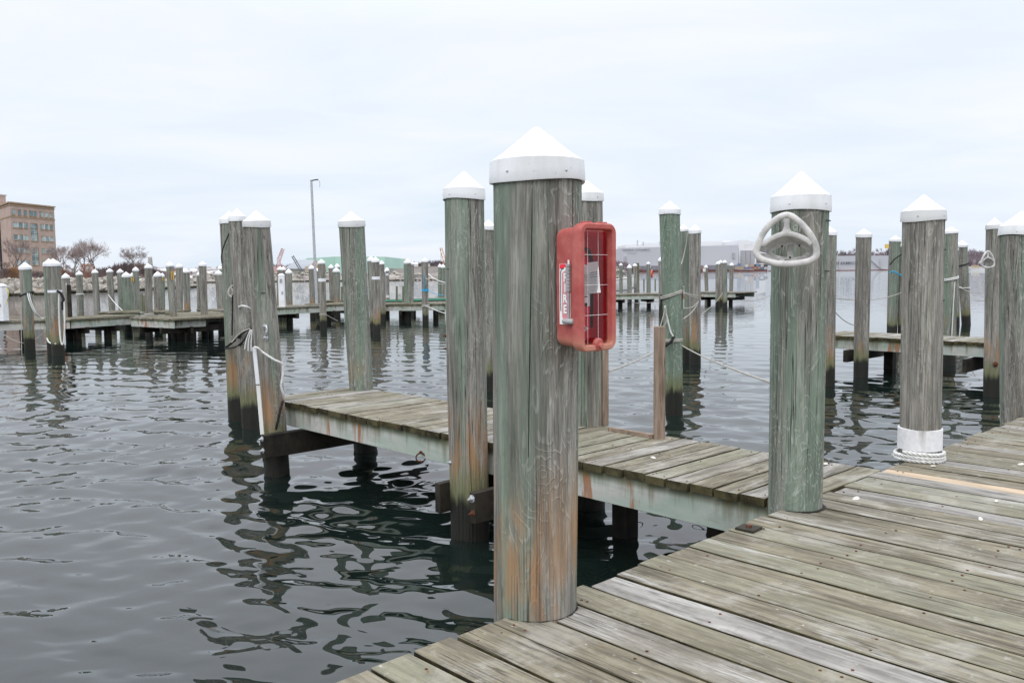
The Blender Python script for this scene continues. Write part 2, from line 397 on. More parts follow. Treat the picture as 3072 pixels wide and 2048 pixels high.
# ------------------------------------------------------------------ pilings with their caps
PILES = [
('fire_box', (0.085, 3.79, -0.8), (0.116, 3.79, 1.878), 0.176, 0.191, 0.237, 0.6, 0.75, 0.72, 3, 'thickest weathered piling at the dock edge, carrying the red fire extinguisher box'),
('wheel', (1.798, 5.402, -0.8), (1.791, 5.402, 1.853), 0.162, 0.169, 0.236, 0.7, 0.5, 0.1, 3, 'piling at the corner of the finger pier with a white hose hanger on it'),
('mid', (-0.372, 7.453, -0.8), (-0.396, 7.453, 2.11), 0.17, 0.17, 0.234, 0.65, 0.2, 0.8, 2, 'grey green piling bolted to the finger pier, left of the fire box piling'),
('behind', (0.734, 8.379, -0.8), (0.73, 8.379, 2.158), 0.162, 0.15, 0.194, 0.3, 0.5, 0.2, 2, 'brown grey piling directly behind the fire extinguisher box with a new board on its side'),
('gap', (-0.462, 16.567, -0.8), (-0.426, 16.567, 2.278), 0.141, 0.149, 0.188, 0.3, 0.3, 0.6, 1, 'distant piling showing in the slit between the fire box piling and its left neighbour'),
('trio_rear', (-4.369, 13.648, -0.8), (-4.396, 13.648, 2.274), 0.157, 0.143, 0.195, 0.55, 0.4, 0.9, 2, 'rearmost and leftmost piling of the leaning trio at the finger pier end'),
('trio_mid', (-3.917, 12.856, -0.8), (-4.024, 12.856, 2.266), 0.142, 0.122, 0.178, 0.2, 0.3, 0.6, 2, 'slim middle piling of the leaning trio with black rope round it'),
('trio_front', (-2.745, 9.873, -0.8), (-2.872, 9.873, 2.023), 0.144, 0.145, 0.18, 0.35, 0.35, 0.7, 2, 'front piling of the leaning trio, bolted to the outer end of the finger pier'),
('far_side', (-1.911, 11.125, -0.8), (-2.027, 11.125, 2.078), 0.145, 0.161, 0.192, 0.75, 0.35, 0.4, 2, 'leaning green tinted piling on the far side of the finger pier near its end'),
('green', (2.596, 13.85, -0.8), (2.516, 13.85, 2.37), 0.132, 0.162, 0.205, 1.0, 0.25, 0.1, 2, 'bright green piling standing in open water with rope tied round it'),
('pair_left', (4.297, 21.404, -0.8), (4.232, 21.404, 2.428), 0.129, 0.128, 0.159, 0.7, 0.3, 0.5, 1, 'left piling of the pair just behind the bright green piling'),
('pair_right', (4.449, 20.896, -0.8), (4.403, 20.896, 2.352), 0.131, 0.141, 0.217, 0.2, 0.3, 0.8, 1, 'grey right piling of the pair just behind the bright green piling'),
('small_l', (8.067, 46.847, -0.8), (8.032, 46.847, 1.938), 0.117, 0.129, 0.233, 0.3, 0.3, 0.3, 0, 'thin distant piling half hidden by the left edge of the bright green piling'),
('r_left', (6.177, 16.831, -0.8), (6.143, 16.831, 2.128), 0.127, 0.134, 0.167, 0.25, 0.3, 0.8, 1, 'piling at the outer left end of the second finger pier, behind the hose hanger piling'),
('r_far', (7.34, 18.135, -0.8), (7.335, 18.135, 2.125), 0.146, 0.154, 0.18, 0.1, 0.5, 0.5, 1, 'grey brown piling on the far side of the second finger pier near its outer end'),
('r_thin', (12.795, 29.087, -0.8), (12.814, 29.087, 2.349), 0.153, 0.189, 0.202, 0.6, 0.3, 0.4, 0, 'slim olive piling with black and blue rope standing beyond the second finger pier'),
('r_thin2', (13.124, 29.037, -0.8), (13.087, 29.037, 2.186), 0.146, 0.174, 0.188, 0.6, 0.3, 0.4, 0, 'slim piling half hidden behind the piling with the white rope sleeve'),
('sleeve', (3.196, 6.697, -0.8), (3.163, 6.697, 1.853), 0.145, 0.15, 0.198, 0.15, 0.5, 0.1, 3, 'grey piling with a white rope sleeve and rope coil at its foot'),
('r_mid', (10.258, 20.213, -0.8), (10.191, 20.213, 2.268), 0.142, 0.151, 0.15, 0.6, 0.3, 0.6, 1, 'green brown piling with white rope on the far side of the second finger pier'),
('r_back', (17.39, 33.925, -0.8), (17.228, 33.925, 2.131), 0.136, 0.17, 0.219, 0.5, 0.4, 0.3, 0, 'distant piling peeking out behind the roped piling of the second finger pier'),
('r_lean', (18.06, 34.391, -0.8), (17.787, 34.391, 2.274), 0.155, 0.206, 0.256, 0.3, 0.3, 0.4, 0, 'distant piling leaning right with dark rope round it, near the right edge'),
('r_near', (8.533, 15.297, -0.8), (8.474, 15.297, 2.15), 0.142, 0.134, 0.197, 0.1, 0.45, 0.5, 1, 'grey piling bolted to the near side of the second finger pier'),
('r_edge', (5.232, 8.743, -0.8), (5.107, 8.743, 1.804), 0.186, 0.188, 0.242, 0.5, 0.5, 0.1, 2, 'large piling on the dock edge cut by the right edge of the photo'),
('g1', (7.694, 61.088, -0.8), (7.692, 61.088, 1.793), 0.122, 0.122, 0.183, 0.7, 0.3, 0.2, 0, 'distant piling at the stern of the small white boat, close to the fire box'),
('g2', (8.291, 60.964, -0.8), (8.272, 60.964, 1.604), 0.153, 0.168, 0.274, 0.4, 0.2, 0.2, 0, 'distant piling behind the middle of the small white boat'),
('g3', (9.251, 64.229, -0.8), (9.133, 64.229, 1.766), 0.145, 0.153, 0.192, 0.5, 0.2, 0.2, 0, 'distant piling at the bow of the small white boat in front of a square post'),
('g4', (10.243, 64.899, -0.8), (10.218, 64.899, 1.889), 0.146, 0.146, 0.194, 0.6, 0.3, 0.2, 0, 'taller distant piling hidden behind the dark green one on the far dock'),
('g5', (10.873, 68.781, -0.8), (10.848, 68.781, 1.638), 0.155, 0.172, 0.223, 1.0, 0.5, 0.1, 0, 'dark green distant piling with an orange life ring beside it'),
('g6', (15.666, 69.52, -0.8), (15.558, 69.52, 1.596), 0.139, 0.157, 0.243, 0.3, 0.2, 0.2, 0, 'distant piling carrying a small white sign at the far dock end'),
('g7', (12.373, 52.04, -0.8), (12.36, 52.04, 1.772), 0.137, 0.13, 0.182, 0.2, 0.2, 0.3, 0, 'left piling of the distant cluster of four at the far dock end'),
('g8', (13.468, 55.77, -0.8), (13.413, 55.77, 1.874), 0.126, 0.126, 0.195, 0.2, 0.2, 0.3, 0, 'second piling of the distant cluster at the far dock end'),
('g9', (12.374, 50.239, -0.8), (12.322, 50.239, 1.834), 0.132, 0.138, 0.175, 0.6, 0.2, 0.3, 0, 'third, greenest piling of the distant cluster at the far dock end'),
('g10', (15.162, 59.987, -0.8), (15.194, 59.987, 1.715), 0.135, 0.143, 0.209, 0.3, 0.2, 0.3, 0, 'rightmost piling of the distant cluster at the far dock end'),
('g11', (17.147, 57.062, -0.8), (17.258, 57.062, 2.247), 0.114, 0.128, 0.17, 0.6, 0.2, 0.2, 0, 'distant leaning piling just left of the hose hanger piling'),
('L1', (-15.065, 26.994, -0.8), (-15.078, 26.994, 1.683), 0.142, 0.176, 0.229, 0.55, 0.1, 0.5, 1, 'piling near the left edge of the photo with a doubled white rope'),
('L2a', (-13.53, 25.424, -0.8), (-13.496, 25.424, 1.767), 0.14, 0.159, 0.215, 0.6, 0.2, 0.5, 1, 'rear piling of the roped left pair, almost hidden behind its twin'),
('L2b', (-12.996, 24.742, -0.8), (-13.017, 24.742, 1.759), 0.161, 0.186, 0.209, 0.4, 0.2, 0.7, 1, 'front piling of the roped left pair with long hanging white lines'),
('L3', (-15.978, 31.23, -0.8), (-16.007, 31.23, 1.387), 0.133, 0.133, 0.187, 0.3, 0.3, 0.8, 0, 'short piling with a board on its side just right of the roped left pair'),
('L4', (-18.983, 38.167, -0.8), (-18.964, 38.167, 1.499), 0.134, 0.139, 0.181, 0.4, 0.2, 0.2, 0, 'piling on the left far dock wound with thin white line'),
('L5', (-18.029, 37.736, -0.8), (-18.066, 37.736, 1.577), 0.132, 0.132, 0.169, 0.4, 0.2, 0.2, 0, 'piling on the left far dock with a wire hanging down its front'),
('L6', (-17.46, 37.945, -0.8), (-17.518, 37.945, 1.609), 0.133, 0.133, 0.17, 0.4, 0.2, 0.3, 0, 'piling on the left far dock with a slanting white line to its right'),
('L7', (-18.088, 40.203, -0.8), (-18.079, 40.203, 1.581), 0.131, 0.141, 0.19, 0.6, 0.2, 0.2, 0, 'piling behind the shorter green one on the left far dock'),
('L8', (-16.118, 36.369, -0.8), (-16.109, 36.369, 1.389), 0.155, 0.173, 0.227, 0.95, 0.1, 0.1, 0, 'short pale green piling at the corner of the left far dock'),
('L9', (-17.477, 40.099, -0.8), (-17.468, 40.099, 1.405), 0.121, 0.12, 0.2, 0.5, 0.2, 0.2, 0, 'slim piling with a yellow tag right of the pale green corner piling'),
('L10', (-17.313, 40.093, -0.8), (-17.312, 40.093, 1.654), 0.141, 0.14, 0.2, 0.3, 0.2, 0.3, 0, 'taller piling right behind the slim one with the yellow tag'),
('L11', (-13.577, 32.377, -0.8), (-13.5, 32.377, 1.725), 0.122, 0.138, 0.177, 0.2, 0.25, 0.3, 0, 'grey piling in the water wrapped with rope at deck level, left far dock'),
('L12', (-14.769, 36.18, -0.8), (-14.711, 36.18, 1.405), 0.154, 0.163, 0.217, 0.6, 0.2, 0.4, 0, 'broad short piling in the middle of the left far dock platform'),
('L13', (-16.05, 39.86, -0.8), (-15.999, 39.86, 1.373), 0.1, 0.1, 0.199, 0.6, 0.2, 0.3, 0, 'slim piling with a small yellow tag behind the broad short one'),
('L14', (-11.964, 30.734, -0.8), (-12.059, 30.734, 1.76), 0.119, 0.131, 0.176, 0.55, 0.2, 0.5, 0, 'leaning piling with the large yellow number tag'),
('L15', (-14.068, 36.609, -0.8), (-13.964, 36.609, 1.76), 0.138, 0.147, 0.182, 0.2, 0.3, 0.2, 0, 'grey brown piling just right of the large yellow number tag'),
('L16', (-15.544, 41.515, -0.8), (-15.511, 41.515, 1.564), 0.146, 0.156, 0.186, 0.2, 0.2, 0.8, 0, 'short rusty piling with bolt holes on the left far dock'),
('L17', (-11.324, 31.886, -0.8), (-11.309, 31.886, 1.782), 0.128, 0.136, 0.175, 0.2, 0.3, 0.3, 0, 'tall piling at the outer right corner of the left far dock platform'),
('L18', (-15.628, 43.323, -0.8), (-15.586, 43.323, 1.41), 0.098, 0.098, 0.195, 0.3, 0.3, 0.2, 0, 'thin piling half hidden behind the tall platform corner piling'),
('L19', (-12.507, 37.231, -0.8), (-12.536, 37.231, 1.452), 0.14, 0.149, 0.214, 0.4, 0.3, 0.8, 0, 'rust stained piling just left of the leaning trio'),
('L20', (-13.769, 41.2, -0.8), (-13.781, 41.2, 1.692), 0.114, 0.124, 0.205, 0.5, 0.3, 0.2, 0, 'taller thin piling hidden behind the rust stained one by the trio'),
('M2', (-12.245, 45.624, -0.8), (-12.134, 45.624, 1.649), 0.137, 0.148, 0.193, 0.3, 0.3, 0.6, 0, 'piling behind the white power pedestal on the far dock'),
('M2b', (-11.99, 45.567, -0.8), (-11.937, 45.567, 1.647), 0.126, 0.137, 0.193, 0.3, 0.3, 0.3, 0, 'right twin of the piling behind the white power pedestal'),
('M3', (-11.22, 43.802, -0.8), (-11.21, 43.802, 1.475), 0.154, 0.164, 0.24, 0.4, 0.3, 0.6, 0, 'piling just right of the white power pedestal'),
('M4', (-10.405, 45.3, -0.8), (-10.398, 45.3, 1.694), 0.142, 0.159, 0.21, 0.3, 0.2, 1.0, 0, 'rusty footed piling beside the tall light pole'),
('M5', (-10.445, 46.604, -0.8), (-10.415, 46.604, 1.564), 0.117, 0.117, 0.198, 0.5, 0.3, 0.2, 0, 'slim piling right behind the white banded piling by the light pole'),
('M6', (-7.649, 35.162, -0.8), (-7.668, 35.162, 1.853), 0.132, 0.149, 0.193, 0.2, 0.3, 0.5, 0, 'leaning piling with a white band standing in the water near the light pole'),
('M7', (-9.907, 47.917, -0.8), (-9.927, 47.917, 1.73), 0.132, 0.144, 0.222, 0.4, 0.3, 0.2, 0, 'left of the three pilings between the banded piling and the leaning green one'),
('M8', (-9.074, 45.078, -0.8), (-9.068, 45.078, 1.519), 0.158, 0.181, 0.247, 0.4, 0.3, 0.9, 0, 'broad piling with a rusty foot left of the leaning green piling'),
('M9', (-9.582, 47.856, -0.8), (-9.568, 47.856, 1.782), 0.132, 0.144, 0.215, 0.4, 0.3, 0.2, 0, 'taller piling behind the broad rusty footed one'),
('M10', (-5.358, 33.597, -0.8), (-5.414, 33.597, 1.915), 0.135, 0.143, 0.206, 0.5, 0.6, 0.4, 0, 'dark rear piling of the white banded pair right of the leaning green piling'),
('M11', (-5.063, 32.401, -0.8), (-5.05, 32.401, 1.871), 0.138, 0.146, 0.194, 0.2, 0.3, 0.8, 0, 'front piling of the far pair with the white band'),
('M12', (-6.045, 40.67, -0.8), (-6.059, 40.67, 1.854), 0.133, 0.132, 0.19, 0.2, 0.3, 0.4, 0, 'grey piling just right of the white banded far pair'),
('M14', (-6.799, 47.316, -0.8), (-6.768, 47.316, 1.552), 0.119, 0.124, 0.212, 0.3, 0.2, 1.0, 0, 'short rusty piling right of the thin white pole'),
('M15', (-5.001, 41.61, -0.8), (-4.96, 41.61, 1.885), 0.167, 0.177, 0.242, 0.6, 0.2, 0.2, 0, 'pale green piling on the far dock with two thin posts beside it'),
('M15b', (-5.424, 47.044, -0.8), (-5.373, 47.044, 1.879), 0.106, 0.118, 0.187, 0.3, 0.2, 0.2, 0, 'thin piling peeking out right of the pale green far piling'),
('M16', (-3.907, 39.309, -0.8), (-3.906, 39.309, 1.933), 0.138, 0.152, 0.192, 0.3, 0.3, 0.4, 0, 'far piling tied with bright blue rope'),
('M17', (-4.337, 52.063, -0.8), (-4.269, 52.063, 1.748), 0.117, 0.117, 0.234, 1.0, 0.7, 0.1, 0, 'dark left piling of the far pair next to the near grey green piling'),
('M17b', (-4.152, 52.036, -0.8), (-4.085, 52.036, 1.721), 0.13, 0.13, 0.233, 1.0, 0.6, 0.1, 0, 'dark right piling of the far pair next to the near grey green piling')
]
def piling_shaft(p0, p1, r0, r1, res, seed):
    """tapered log, slightly out of round, the nearest ones with open drying checks"""
    n, rings = ((12, 8), (24, 14), (48, 26), (64, 60))[res]
    rnd = random.Random(seed); th = [2*math.pi*i/n for i in range(n)]; groove = {}
    if res >= 2:
        for k in range(9 if res == 3 else 5):
            c = rnd.uniform(0, 2*math.pi); z0 = rnd.uniform(0.1, .75); z1 = min(1, z0+rnd.uniform(.15, .5)); dp = rnd.uniform(.012, .026)
            if any(abs(c-q) < .05 for q in th): c += .049
            w = rnd.uniform(.009, .016); th += [c-w, c, c+w]; groove[c] = (z0, z1, dp)
        th.sort()
    d = Vector(p1)-Vector(p0); m = MB(); ns = Vector((seed*3.1, seed*1.7, 0)); rgs = []
    bow = Vector((rnd.uniform(-1, 1), rnd.uniform(-1, 1), 0))*.014
    for i in range(rings+1):
        f = i/rings; c = d*f+bow*math.sin(math.pi*f); r = r0+(r1-r0)*f; ring = []
        tw = .05*noise.noise(Vector((seed, f*2.5, 0)))*2
        for a in th:
            k = 1+.03*noise.noise(ns+Vector((math.cos(a)*1.3, math.sin(a)*1.3, f*3.5)))+.012*noise.noise(ns+Vector((math.cos(a)*4, math.sin(a)*4, f*9)))
            rr = r*k
            if a in groove:
                z0, z1, dp = groove[a]
                if z0 < f < z1: rr -= dp*math.sin(math.pi*(f-z0)/(z1-z0))**.5
            ring.append(c+Vector((rr*math.cos(a+tw), rr*math.sin(a+tw), 0)))
        rgs.append(ring)
    m.loft(rgs, True, True); return m
def cap_mesh(r, h, res, seed):
    n = (14, 24, 40, 72)[res]; sk = h*.38; rnd = random.Random(seed)
    ph = rnd.uniform(0, 6)
    def mod(rr, z, a):
        k = 1+.006*math.sin(2*a+ph)+.004*math.sin(3*a+ph*2)
        zz = z+(.006*math.sin(2*a+ph*1.3) if z < sk*.9 else 0)
        return rr*k, zz
    prof = [(r*1.0, -.004), (r*1.075, -.006), (r*1.085, 0), (r*1.075, sk*.5), (r*1.06, sk*.97), (r*1.035, sk*1.01), (r*.99, sk*1.06),
            (r*.75, sk+(h-sk)*.26), (r*.5, sk+(h-sk)*.52), (r*.25, sk+(h-sk)*.79), (r*.10, sk+(h-sk)*.955), (r*.04, h*.995), (.001, h)]
    m = MB(); m.lathe(prof, n, cap1=False, mod=mod); return m
pile_by = {}
for idx, (key, b, t_, rb, rt, h, g, dk, ru, res, lab) in enumerate(PILES):
    o = empty('dock_piling', b, 0, lab, 'piling', 'capped wooden pilings of the marina')
    b0 = Vector(b); d = Vector(t_)-b0; ext = Vector(b0)-d*(1.2/d.z)
    hgt = 1.2
    m = piling_shaft((0, 0, 0), d*(1+hgt/d.z), rb, rt, res, idx+3)
    for v in m.v: v -= d*(hgt/d.z)
    s = m.build('shaft', M_PILE, o, smooth=True)
    s['green'] = float(g); s['dark'] = float(dk); s['rust'] = float(ru); s['rust_z'] = {'fire_box': 1.0, 'wheel': .9, 'sleeve': .9}.get(key, .55 if res == 0 else .72)
    cm = cap_mesh(rt*1.0, h, res, idx)
    c = cm.build('cap', M_CAP, o, smooth=True, loc=d); c['dirt'] = {'trio_front': .55, 'far_side': .5, 'sleeve': .55, 'mid': .1, 'r_near': .5, 'r_far': .3}.get(key, .0 if res > 1 else random.choice((0, .1, .3)))
    tilt = d.normalized(); c.rotation_euler = (math.asin(-tilt.y), math.asin(tilt.x), random.uniform(0, 6))
    if res >= 2:      # two screw heads on the skirt
        for a in (-2.25, -.98):
            q = MB(); q.lathe([(.0055, 0), (.005, .003), (.002, .0045)], 10)
            so_ = q.build('screw', M_GALV, o, loc=d+Vector((rt*1.075*math.cos(a), rt*1.075*math.sin(a), h*.14)), rot=(R(90), 0, a+R(90)))
    pile_by[key] = (o, b0, d, rb, rt)

# ------------------------------------------------------------------ main dock and finger piers
EA = R(46.35); E_ = Vector((math.sin(EA), math.cos(EA), 0)); N_ = Vector((math.cos(EA), -math.sin(EA), 0)); O_ = Vector((1.699, 5.327, 0))
def P(s, t, z=0): return O_+E_*s+N_*t+Vector((0, 0, z))
ANG_N = math.atan2(N_.y, N_.x); ANG_E = math.atan2(E_.y, E_.x)
PW = .0
def plank_mesh(L, w, th, seed, nx=10):
    """one board: slightly wavy edges and worn arrises, length along x"""
    rnd = random.Random(seed); m = MB(); rings = []
    for i in range(nx+1):
        x = -L/2+L*i/nx
        if 0 < i < nx: x += rnd.uniform(-.3, .3)*L/nx
        e1 = w/2+rnd.uniform(-.005, .002); e2 = -w/2+rnd.uniform(-.002, .005); c = .0035; zz = rnd.uniform(-.0015, .0015)
        rings.append([(x, e2+c, th/2+zz), (x, e2, th/2-c+zz), (x, e2, -th/2), (x, e1, -th/2), (x, e1, th/2-c+zz), (x, e1-c, th/2+zz), (x, 0, th/2+zz+rnd.uniform(-.001, .001))])
    m.loft(rings); return m.mesh('plank')
def moss_and_gap_shade(me):
    me.materials.append(M_PLANK); me.materials.append(M_END); 
    for p in me.polygons:
        if abs(p.normal.z) < .5: p.material_index = 1  # mossy ends; long sides coloured as dark, painting shade into the board gaps
GAPW = .198
th_ = .052
dock = empty('dock', P(0, 0), 0, 'weathered plank deck of the main dock running from lower left to right edge', 'dock')
dl = 3.2
variants = [plank_mesh(dl, GAPW-(.010, .013, .017)[i % 3], th_, 100+i) for i in range(9)]
for me in variants: moss_and_gap_shade(me)
tanmesh = plank_mesh(dl, GAPW*.72, th_, 300); tanmesh.materials.append(M_NEWWOOD)
narrow = plank_mesh(dl, GAPW*.72, th_, 301); narrow.materials.append(M_PLANK)
rr_ = random.Random(5); s = -3.32; i = 0; heads = MB(); screws = []
while s < 17:
    w = GAPW*1.045 if s < 0 else GAPW
    tan = abs(s-1.30) < .11
    me = tanmesh if tan else variants[rr_.randrange(9)]
    sc = w/GAPW
    if tan: w = GAPW*.76; sc = 1
    off = rr_.uniform(-.012, .012)
    if rr_.random() < .12: off += .02*rr_.choice((-1, 1))
    tw = rr_.uniform(-.0015, .0015)
    o = link('plank', me, None, dock, P(s+w/2, dl/2+off, -th_/2+rr_.uniform(-.003, .003))-P(0, 0), (rr_.uniform(-.006, .006), 0, ANG_N+tw))
    if not tan: o.scale = (1, sc, 1)
    if tan: o['label'] = 'new tan board among the grey planks'
    for t in (.09, .14+rr_.uniform(-.03, .03), .66, 1.22, 1.27, 1.8, 2.4):
        for q in (.045, w-.05):
            if rr_.random() < .4: screws.append(P(s+q+rr_.uniform(-.01, .01), t+rr_.uniform(-.02, .02), .0015))
    s += w; i += 1
for p in screws: heads.lathe([(.0065, -.003), (.0065, .001), (.003, .002)], 7, p)
tag(heads.build('screw_heads', M_RUST, dock, loc=-P(0, 0)), kind='stuff')
# thin dark sheet on the boards, painting a shaded gap round each edge piling
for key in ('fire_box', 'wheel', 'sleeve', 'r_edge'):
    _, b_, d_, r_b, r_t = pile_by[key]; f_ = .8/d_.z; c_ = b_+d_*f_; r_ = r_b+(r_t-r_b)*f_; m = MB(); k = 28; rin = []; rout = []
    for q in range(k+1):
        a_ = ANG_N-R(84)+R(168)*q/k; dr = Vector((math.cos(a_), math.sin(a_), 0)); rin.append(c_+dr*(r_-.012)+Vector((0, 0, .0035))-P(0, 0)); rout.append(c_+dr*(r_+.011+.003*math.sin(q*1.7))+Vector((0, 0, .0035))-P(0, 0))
    m.loft([rin, rout], False, False, closed=False); m.build('gap_shade_sheet', M_WET, dock)
# joists and edge stringer below
st = MB(); st.beam(P(-3.3, .10, -.20)-P(0, 0), P(17, .10, -.20)-P(0, 0), .07, .28)
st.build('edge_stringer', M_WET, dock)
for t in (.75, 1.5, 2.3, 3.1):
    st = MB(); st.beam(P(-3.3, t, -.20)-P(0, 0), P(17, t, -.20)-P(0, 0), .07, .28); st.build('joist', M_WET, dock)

def finger_pier(s0, s1, t_end, label, tstart=-.01, near=True):
    o = empty('finger_pier', P(s0, 0), 0, label, 'pier'); base = P(s0, 0)
    W = s1-s0; vs = [plank_mesh(W, .182, .058, 400+int(s0*10)+k, 6) for k in range(6)]
    for me in vs: moss_and_gap_shade(me)
    t = tstart; rr = random.Random(int(s0*7)); sc = MB()
    while t > t_end:
        pl = link('plank', vs[rr.randrange(6)], None, o, P((s0+s1)/2+rr.uniform(-.012, .012), t-.099, -.029+rr.uniform(-.003, .003))-base, (0, rr.uniform(-.003, .003), ANG_E+rr.uniform(-.004, .004)))
        # dark mossy end grain
        for q in (.05, .09, W*.5, W-.08):
            for u in (.05, .15):
                if rr.random() < .35: sc.lathe([(.006, -.003), (.006, .001), (.003, .002)], 6, P(s0+q, t-u, .002)-base)
        t -= .198
    tag(sc.build('screw_heads', M_RUST, o), kind='stuff')
    tl = t_end+.06
    for k, (ss, nm) in enumerate(((s0+.055, 'near_fascia'), (s1-.055, 'far_fascia'))):
        m = MB(); L = abs(tl)-.02; m.box((0, 0, 0), (L, .05, .23))
        f = m.build('fascia', M_FASCIA, o, loc=P(ss, -L/2-.01, -.059-.115)-base, rot=(0, 0, ANG_N), bevel=.003)
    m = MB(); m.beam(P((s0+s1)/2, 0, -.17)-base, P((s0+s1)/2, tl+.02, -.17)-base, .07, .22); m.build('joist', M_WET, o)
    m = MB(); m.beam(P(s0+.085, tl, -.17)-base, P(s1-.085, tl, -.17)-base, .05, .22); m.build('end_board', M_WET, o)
    return o, base
f1, f1b = finger_pier(.12, 1.44, -6.75, 'weathered plank finger pier with pale green side beam between the leaning trio and the dock')
f2, f2b = finger_pier(13.55, 15.0, -6.6, 'narrow second finger pier crossing the water at far right behind the rope sleeve piling')
def bolt(p, nrm, r=.03, parent=None, mat=None, off=Vector((0, 0, 0))):
    """round washer with a hex nut and a stub of thread, facing nrm"""
    m = MB(); m.lathe([(r, 0), (r, .006), (r*.55, .008), (r*.52, .024), (r*.3, .026), (r*.28, .045), (.001, .046)], 12, cap1=False)
    q = Vector(nrm).to_track_quat('Z', 'Y')
    o = m.build('bolt', mat or M_GALV, parent, smooth=True, loc=Vector(p)-off); o.rotation_euler = q.to_euler(); return o
# cross beams under finger 1: at its outer end (single) and either side of the piling halfway
def cross_beam(par, base, s0, s1, t, z, h=.24, w=.07, nm='cross_beam'):
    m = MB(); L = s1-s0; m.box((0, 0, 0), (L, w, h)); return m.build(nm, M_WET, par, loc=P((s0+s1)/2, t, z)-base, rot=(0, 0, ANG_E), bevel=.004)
cross_beam(f1, f1b, -.36, 1.9, -6.12, -.42, .26, .10)
cross_beam(f1, f1b, -.30, 1.75, -2.64, -.45, .26, .07)
cross_beam(f1, f1b, -.30, 1.75, -3.1, -.45, .26, .07)
for (s_, t_, z_) in ((-.361, -2.64, -.40), (-.361, -2.62, -.51)): pass
nf = -E_
vdir = Vector((-.25, -.97, 0)).normalized()
bolt(P(-.301, -2.64, -.37), nf, .034, f1, off=f1b); bolt(P(-.301, -2.63, -.49), nf, .026, f1, M_RUST, off=f1b)
bolt(P(-.361, -6.11, -.33), nf, .03, f1, off=f1b); bolt(P(-.361, -6.10, -.46), nf, .03, f1, off=f1b)
# iron mooring ring hanging on the side beam
m = MB(); m.tube([(0.045*math.cos(a), 0, .045*math.sin(a)) for a in [2*math.pi*k/20 for k in range(20)]], .007, 6, closed=True)
ringo = m.build('mooring_ring', M_RUST, None, smooth=True, loc=P(.125, -3.88, -.28), rot=(0, 0, ANG_E+.9)); ringo.rotation_euler = (R(12), 0, ANG_N+.9)
tag(ringo, 'small rusty iron ring hanging on the pale green side beam', 'ring')
m = MB(); m.lathe([(.02, 0), (.015, .02), (.001, .022)], 8, cap1=False); e = m.build('eye_plate', M_RUST, ringo, loc=(0, 0, .045))
# stub posts and short piling under finger 1
for (s_, t_, w_) in ((1.0, -1.15, .10), (.9, -2.0, .16)):
    m = MB(); m.box((0, 0, 0), (w_, w_, 1.6)); m.build('support_post', M_WET, f1, loc=P(s_, t_, -1.05)-f1b, rot=(0, 0, ANG_E))
# finger 2 beams
cross_beam(f2, f2b, -.25+13.55, 15.4, -5.9, -.42, .26, .10); cross_beam(f2, f2b, 13.25, 15.4, -2.95, -.45, .26, .08); cross_beam(f2, f2b, 13.25, 15.4, -3.45, -.45, .26, .08)
bolt(P(13.3, -2.95, -.42), nf, .04, f2, off=f2b)
m = MB(); m.box((0, 0, 0), (.2, .2, 1.5)); m.build('support_post', M_WET, f2, loc=P(14.9, -5.6, -1.1)-f2b, rot=(0, 0, ANG_E))
# short boards standing on finger 1 far edge, with a low tan rail between
def standing_board(p, h, w, d, label, mat=M_POST, rz=0, name='standing_board', z0=-.2):
    m = MB(); m.box((0, 0, 0), (h, w, d)); o = m.build(name, mat, None, loc=(p[0], p[1], z0+h/2), bevel=.004)
    o.rotation_euler = Matrix.Rotation(rz, 4, 'Z').to_4x4().to_3x3().to_euler(); o.matrix_world = Matrix.Translation((p[0], p[1], z0+h/2)) @ Matrix.Rotation(rz, 4, 'Z') @ Matrix.Rotation(R(-90), 4, 'Y')
    return tag(o, label, 'board')
pb = (1.302, 7.622, 0.000)
standing_board(pb, 1.02, .05, .095, 'bare tan post standing alone on the far edge of the finger pier', rz=.1, z0=-.02)
pb2 = (0.894, 8.300, -0.034)
standing_board(pb2, .95, .05, .06, 'new tan board fixed to the right of the brown piling behind the fire box', rz=.1, z0=0)
ra, rb_ = Vector((0.905, 8.022, 0.000)), Vector((1.259, 7.644, 0.000))
m = MB(); m.beam((0, 0, 0), rb_-ra, .045, .04); tag(m.build('edge_rail', M_POST, None, loc=ra+Vector((0, 0, .015))), 'low tan rail along the finger pier edge between the two tan boards', 'rail')
# square washer plate on the dock edge
wp = Vector((1.358, 4.904, 0.000))
m = MB(); m.box((0, 0, .007), (.115, .115, .014)); pl = m.build('washer_plate', M_WET, None, loc=wp, rot=(0, 0, ANG_E+.05), bevel=.002); tag(pl, 'square rusty metal plate with a bolt lying on the dock edge', 'plate')
m = MB(); m.lathe([(.018, .014), (.016, .026), (.001, .027)], 6, cap1=False); m.build('bolt_head', M_RUST, pl)
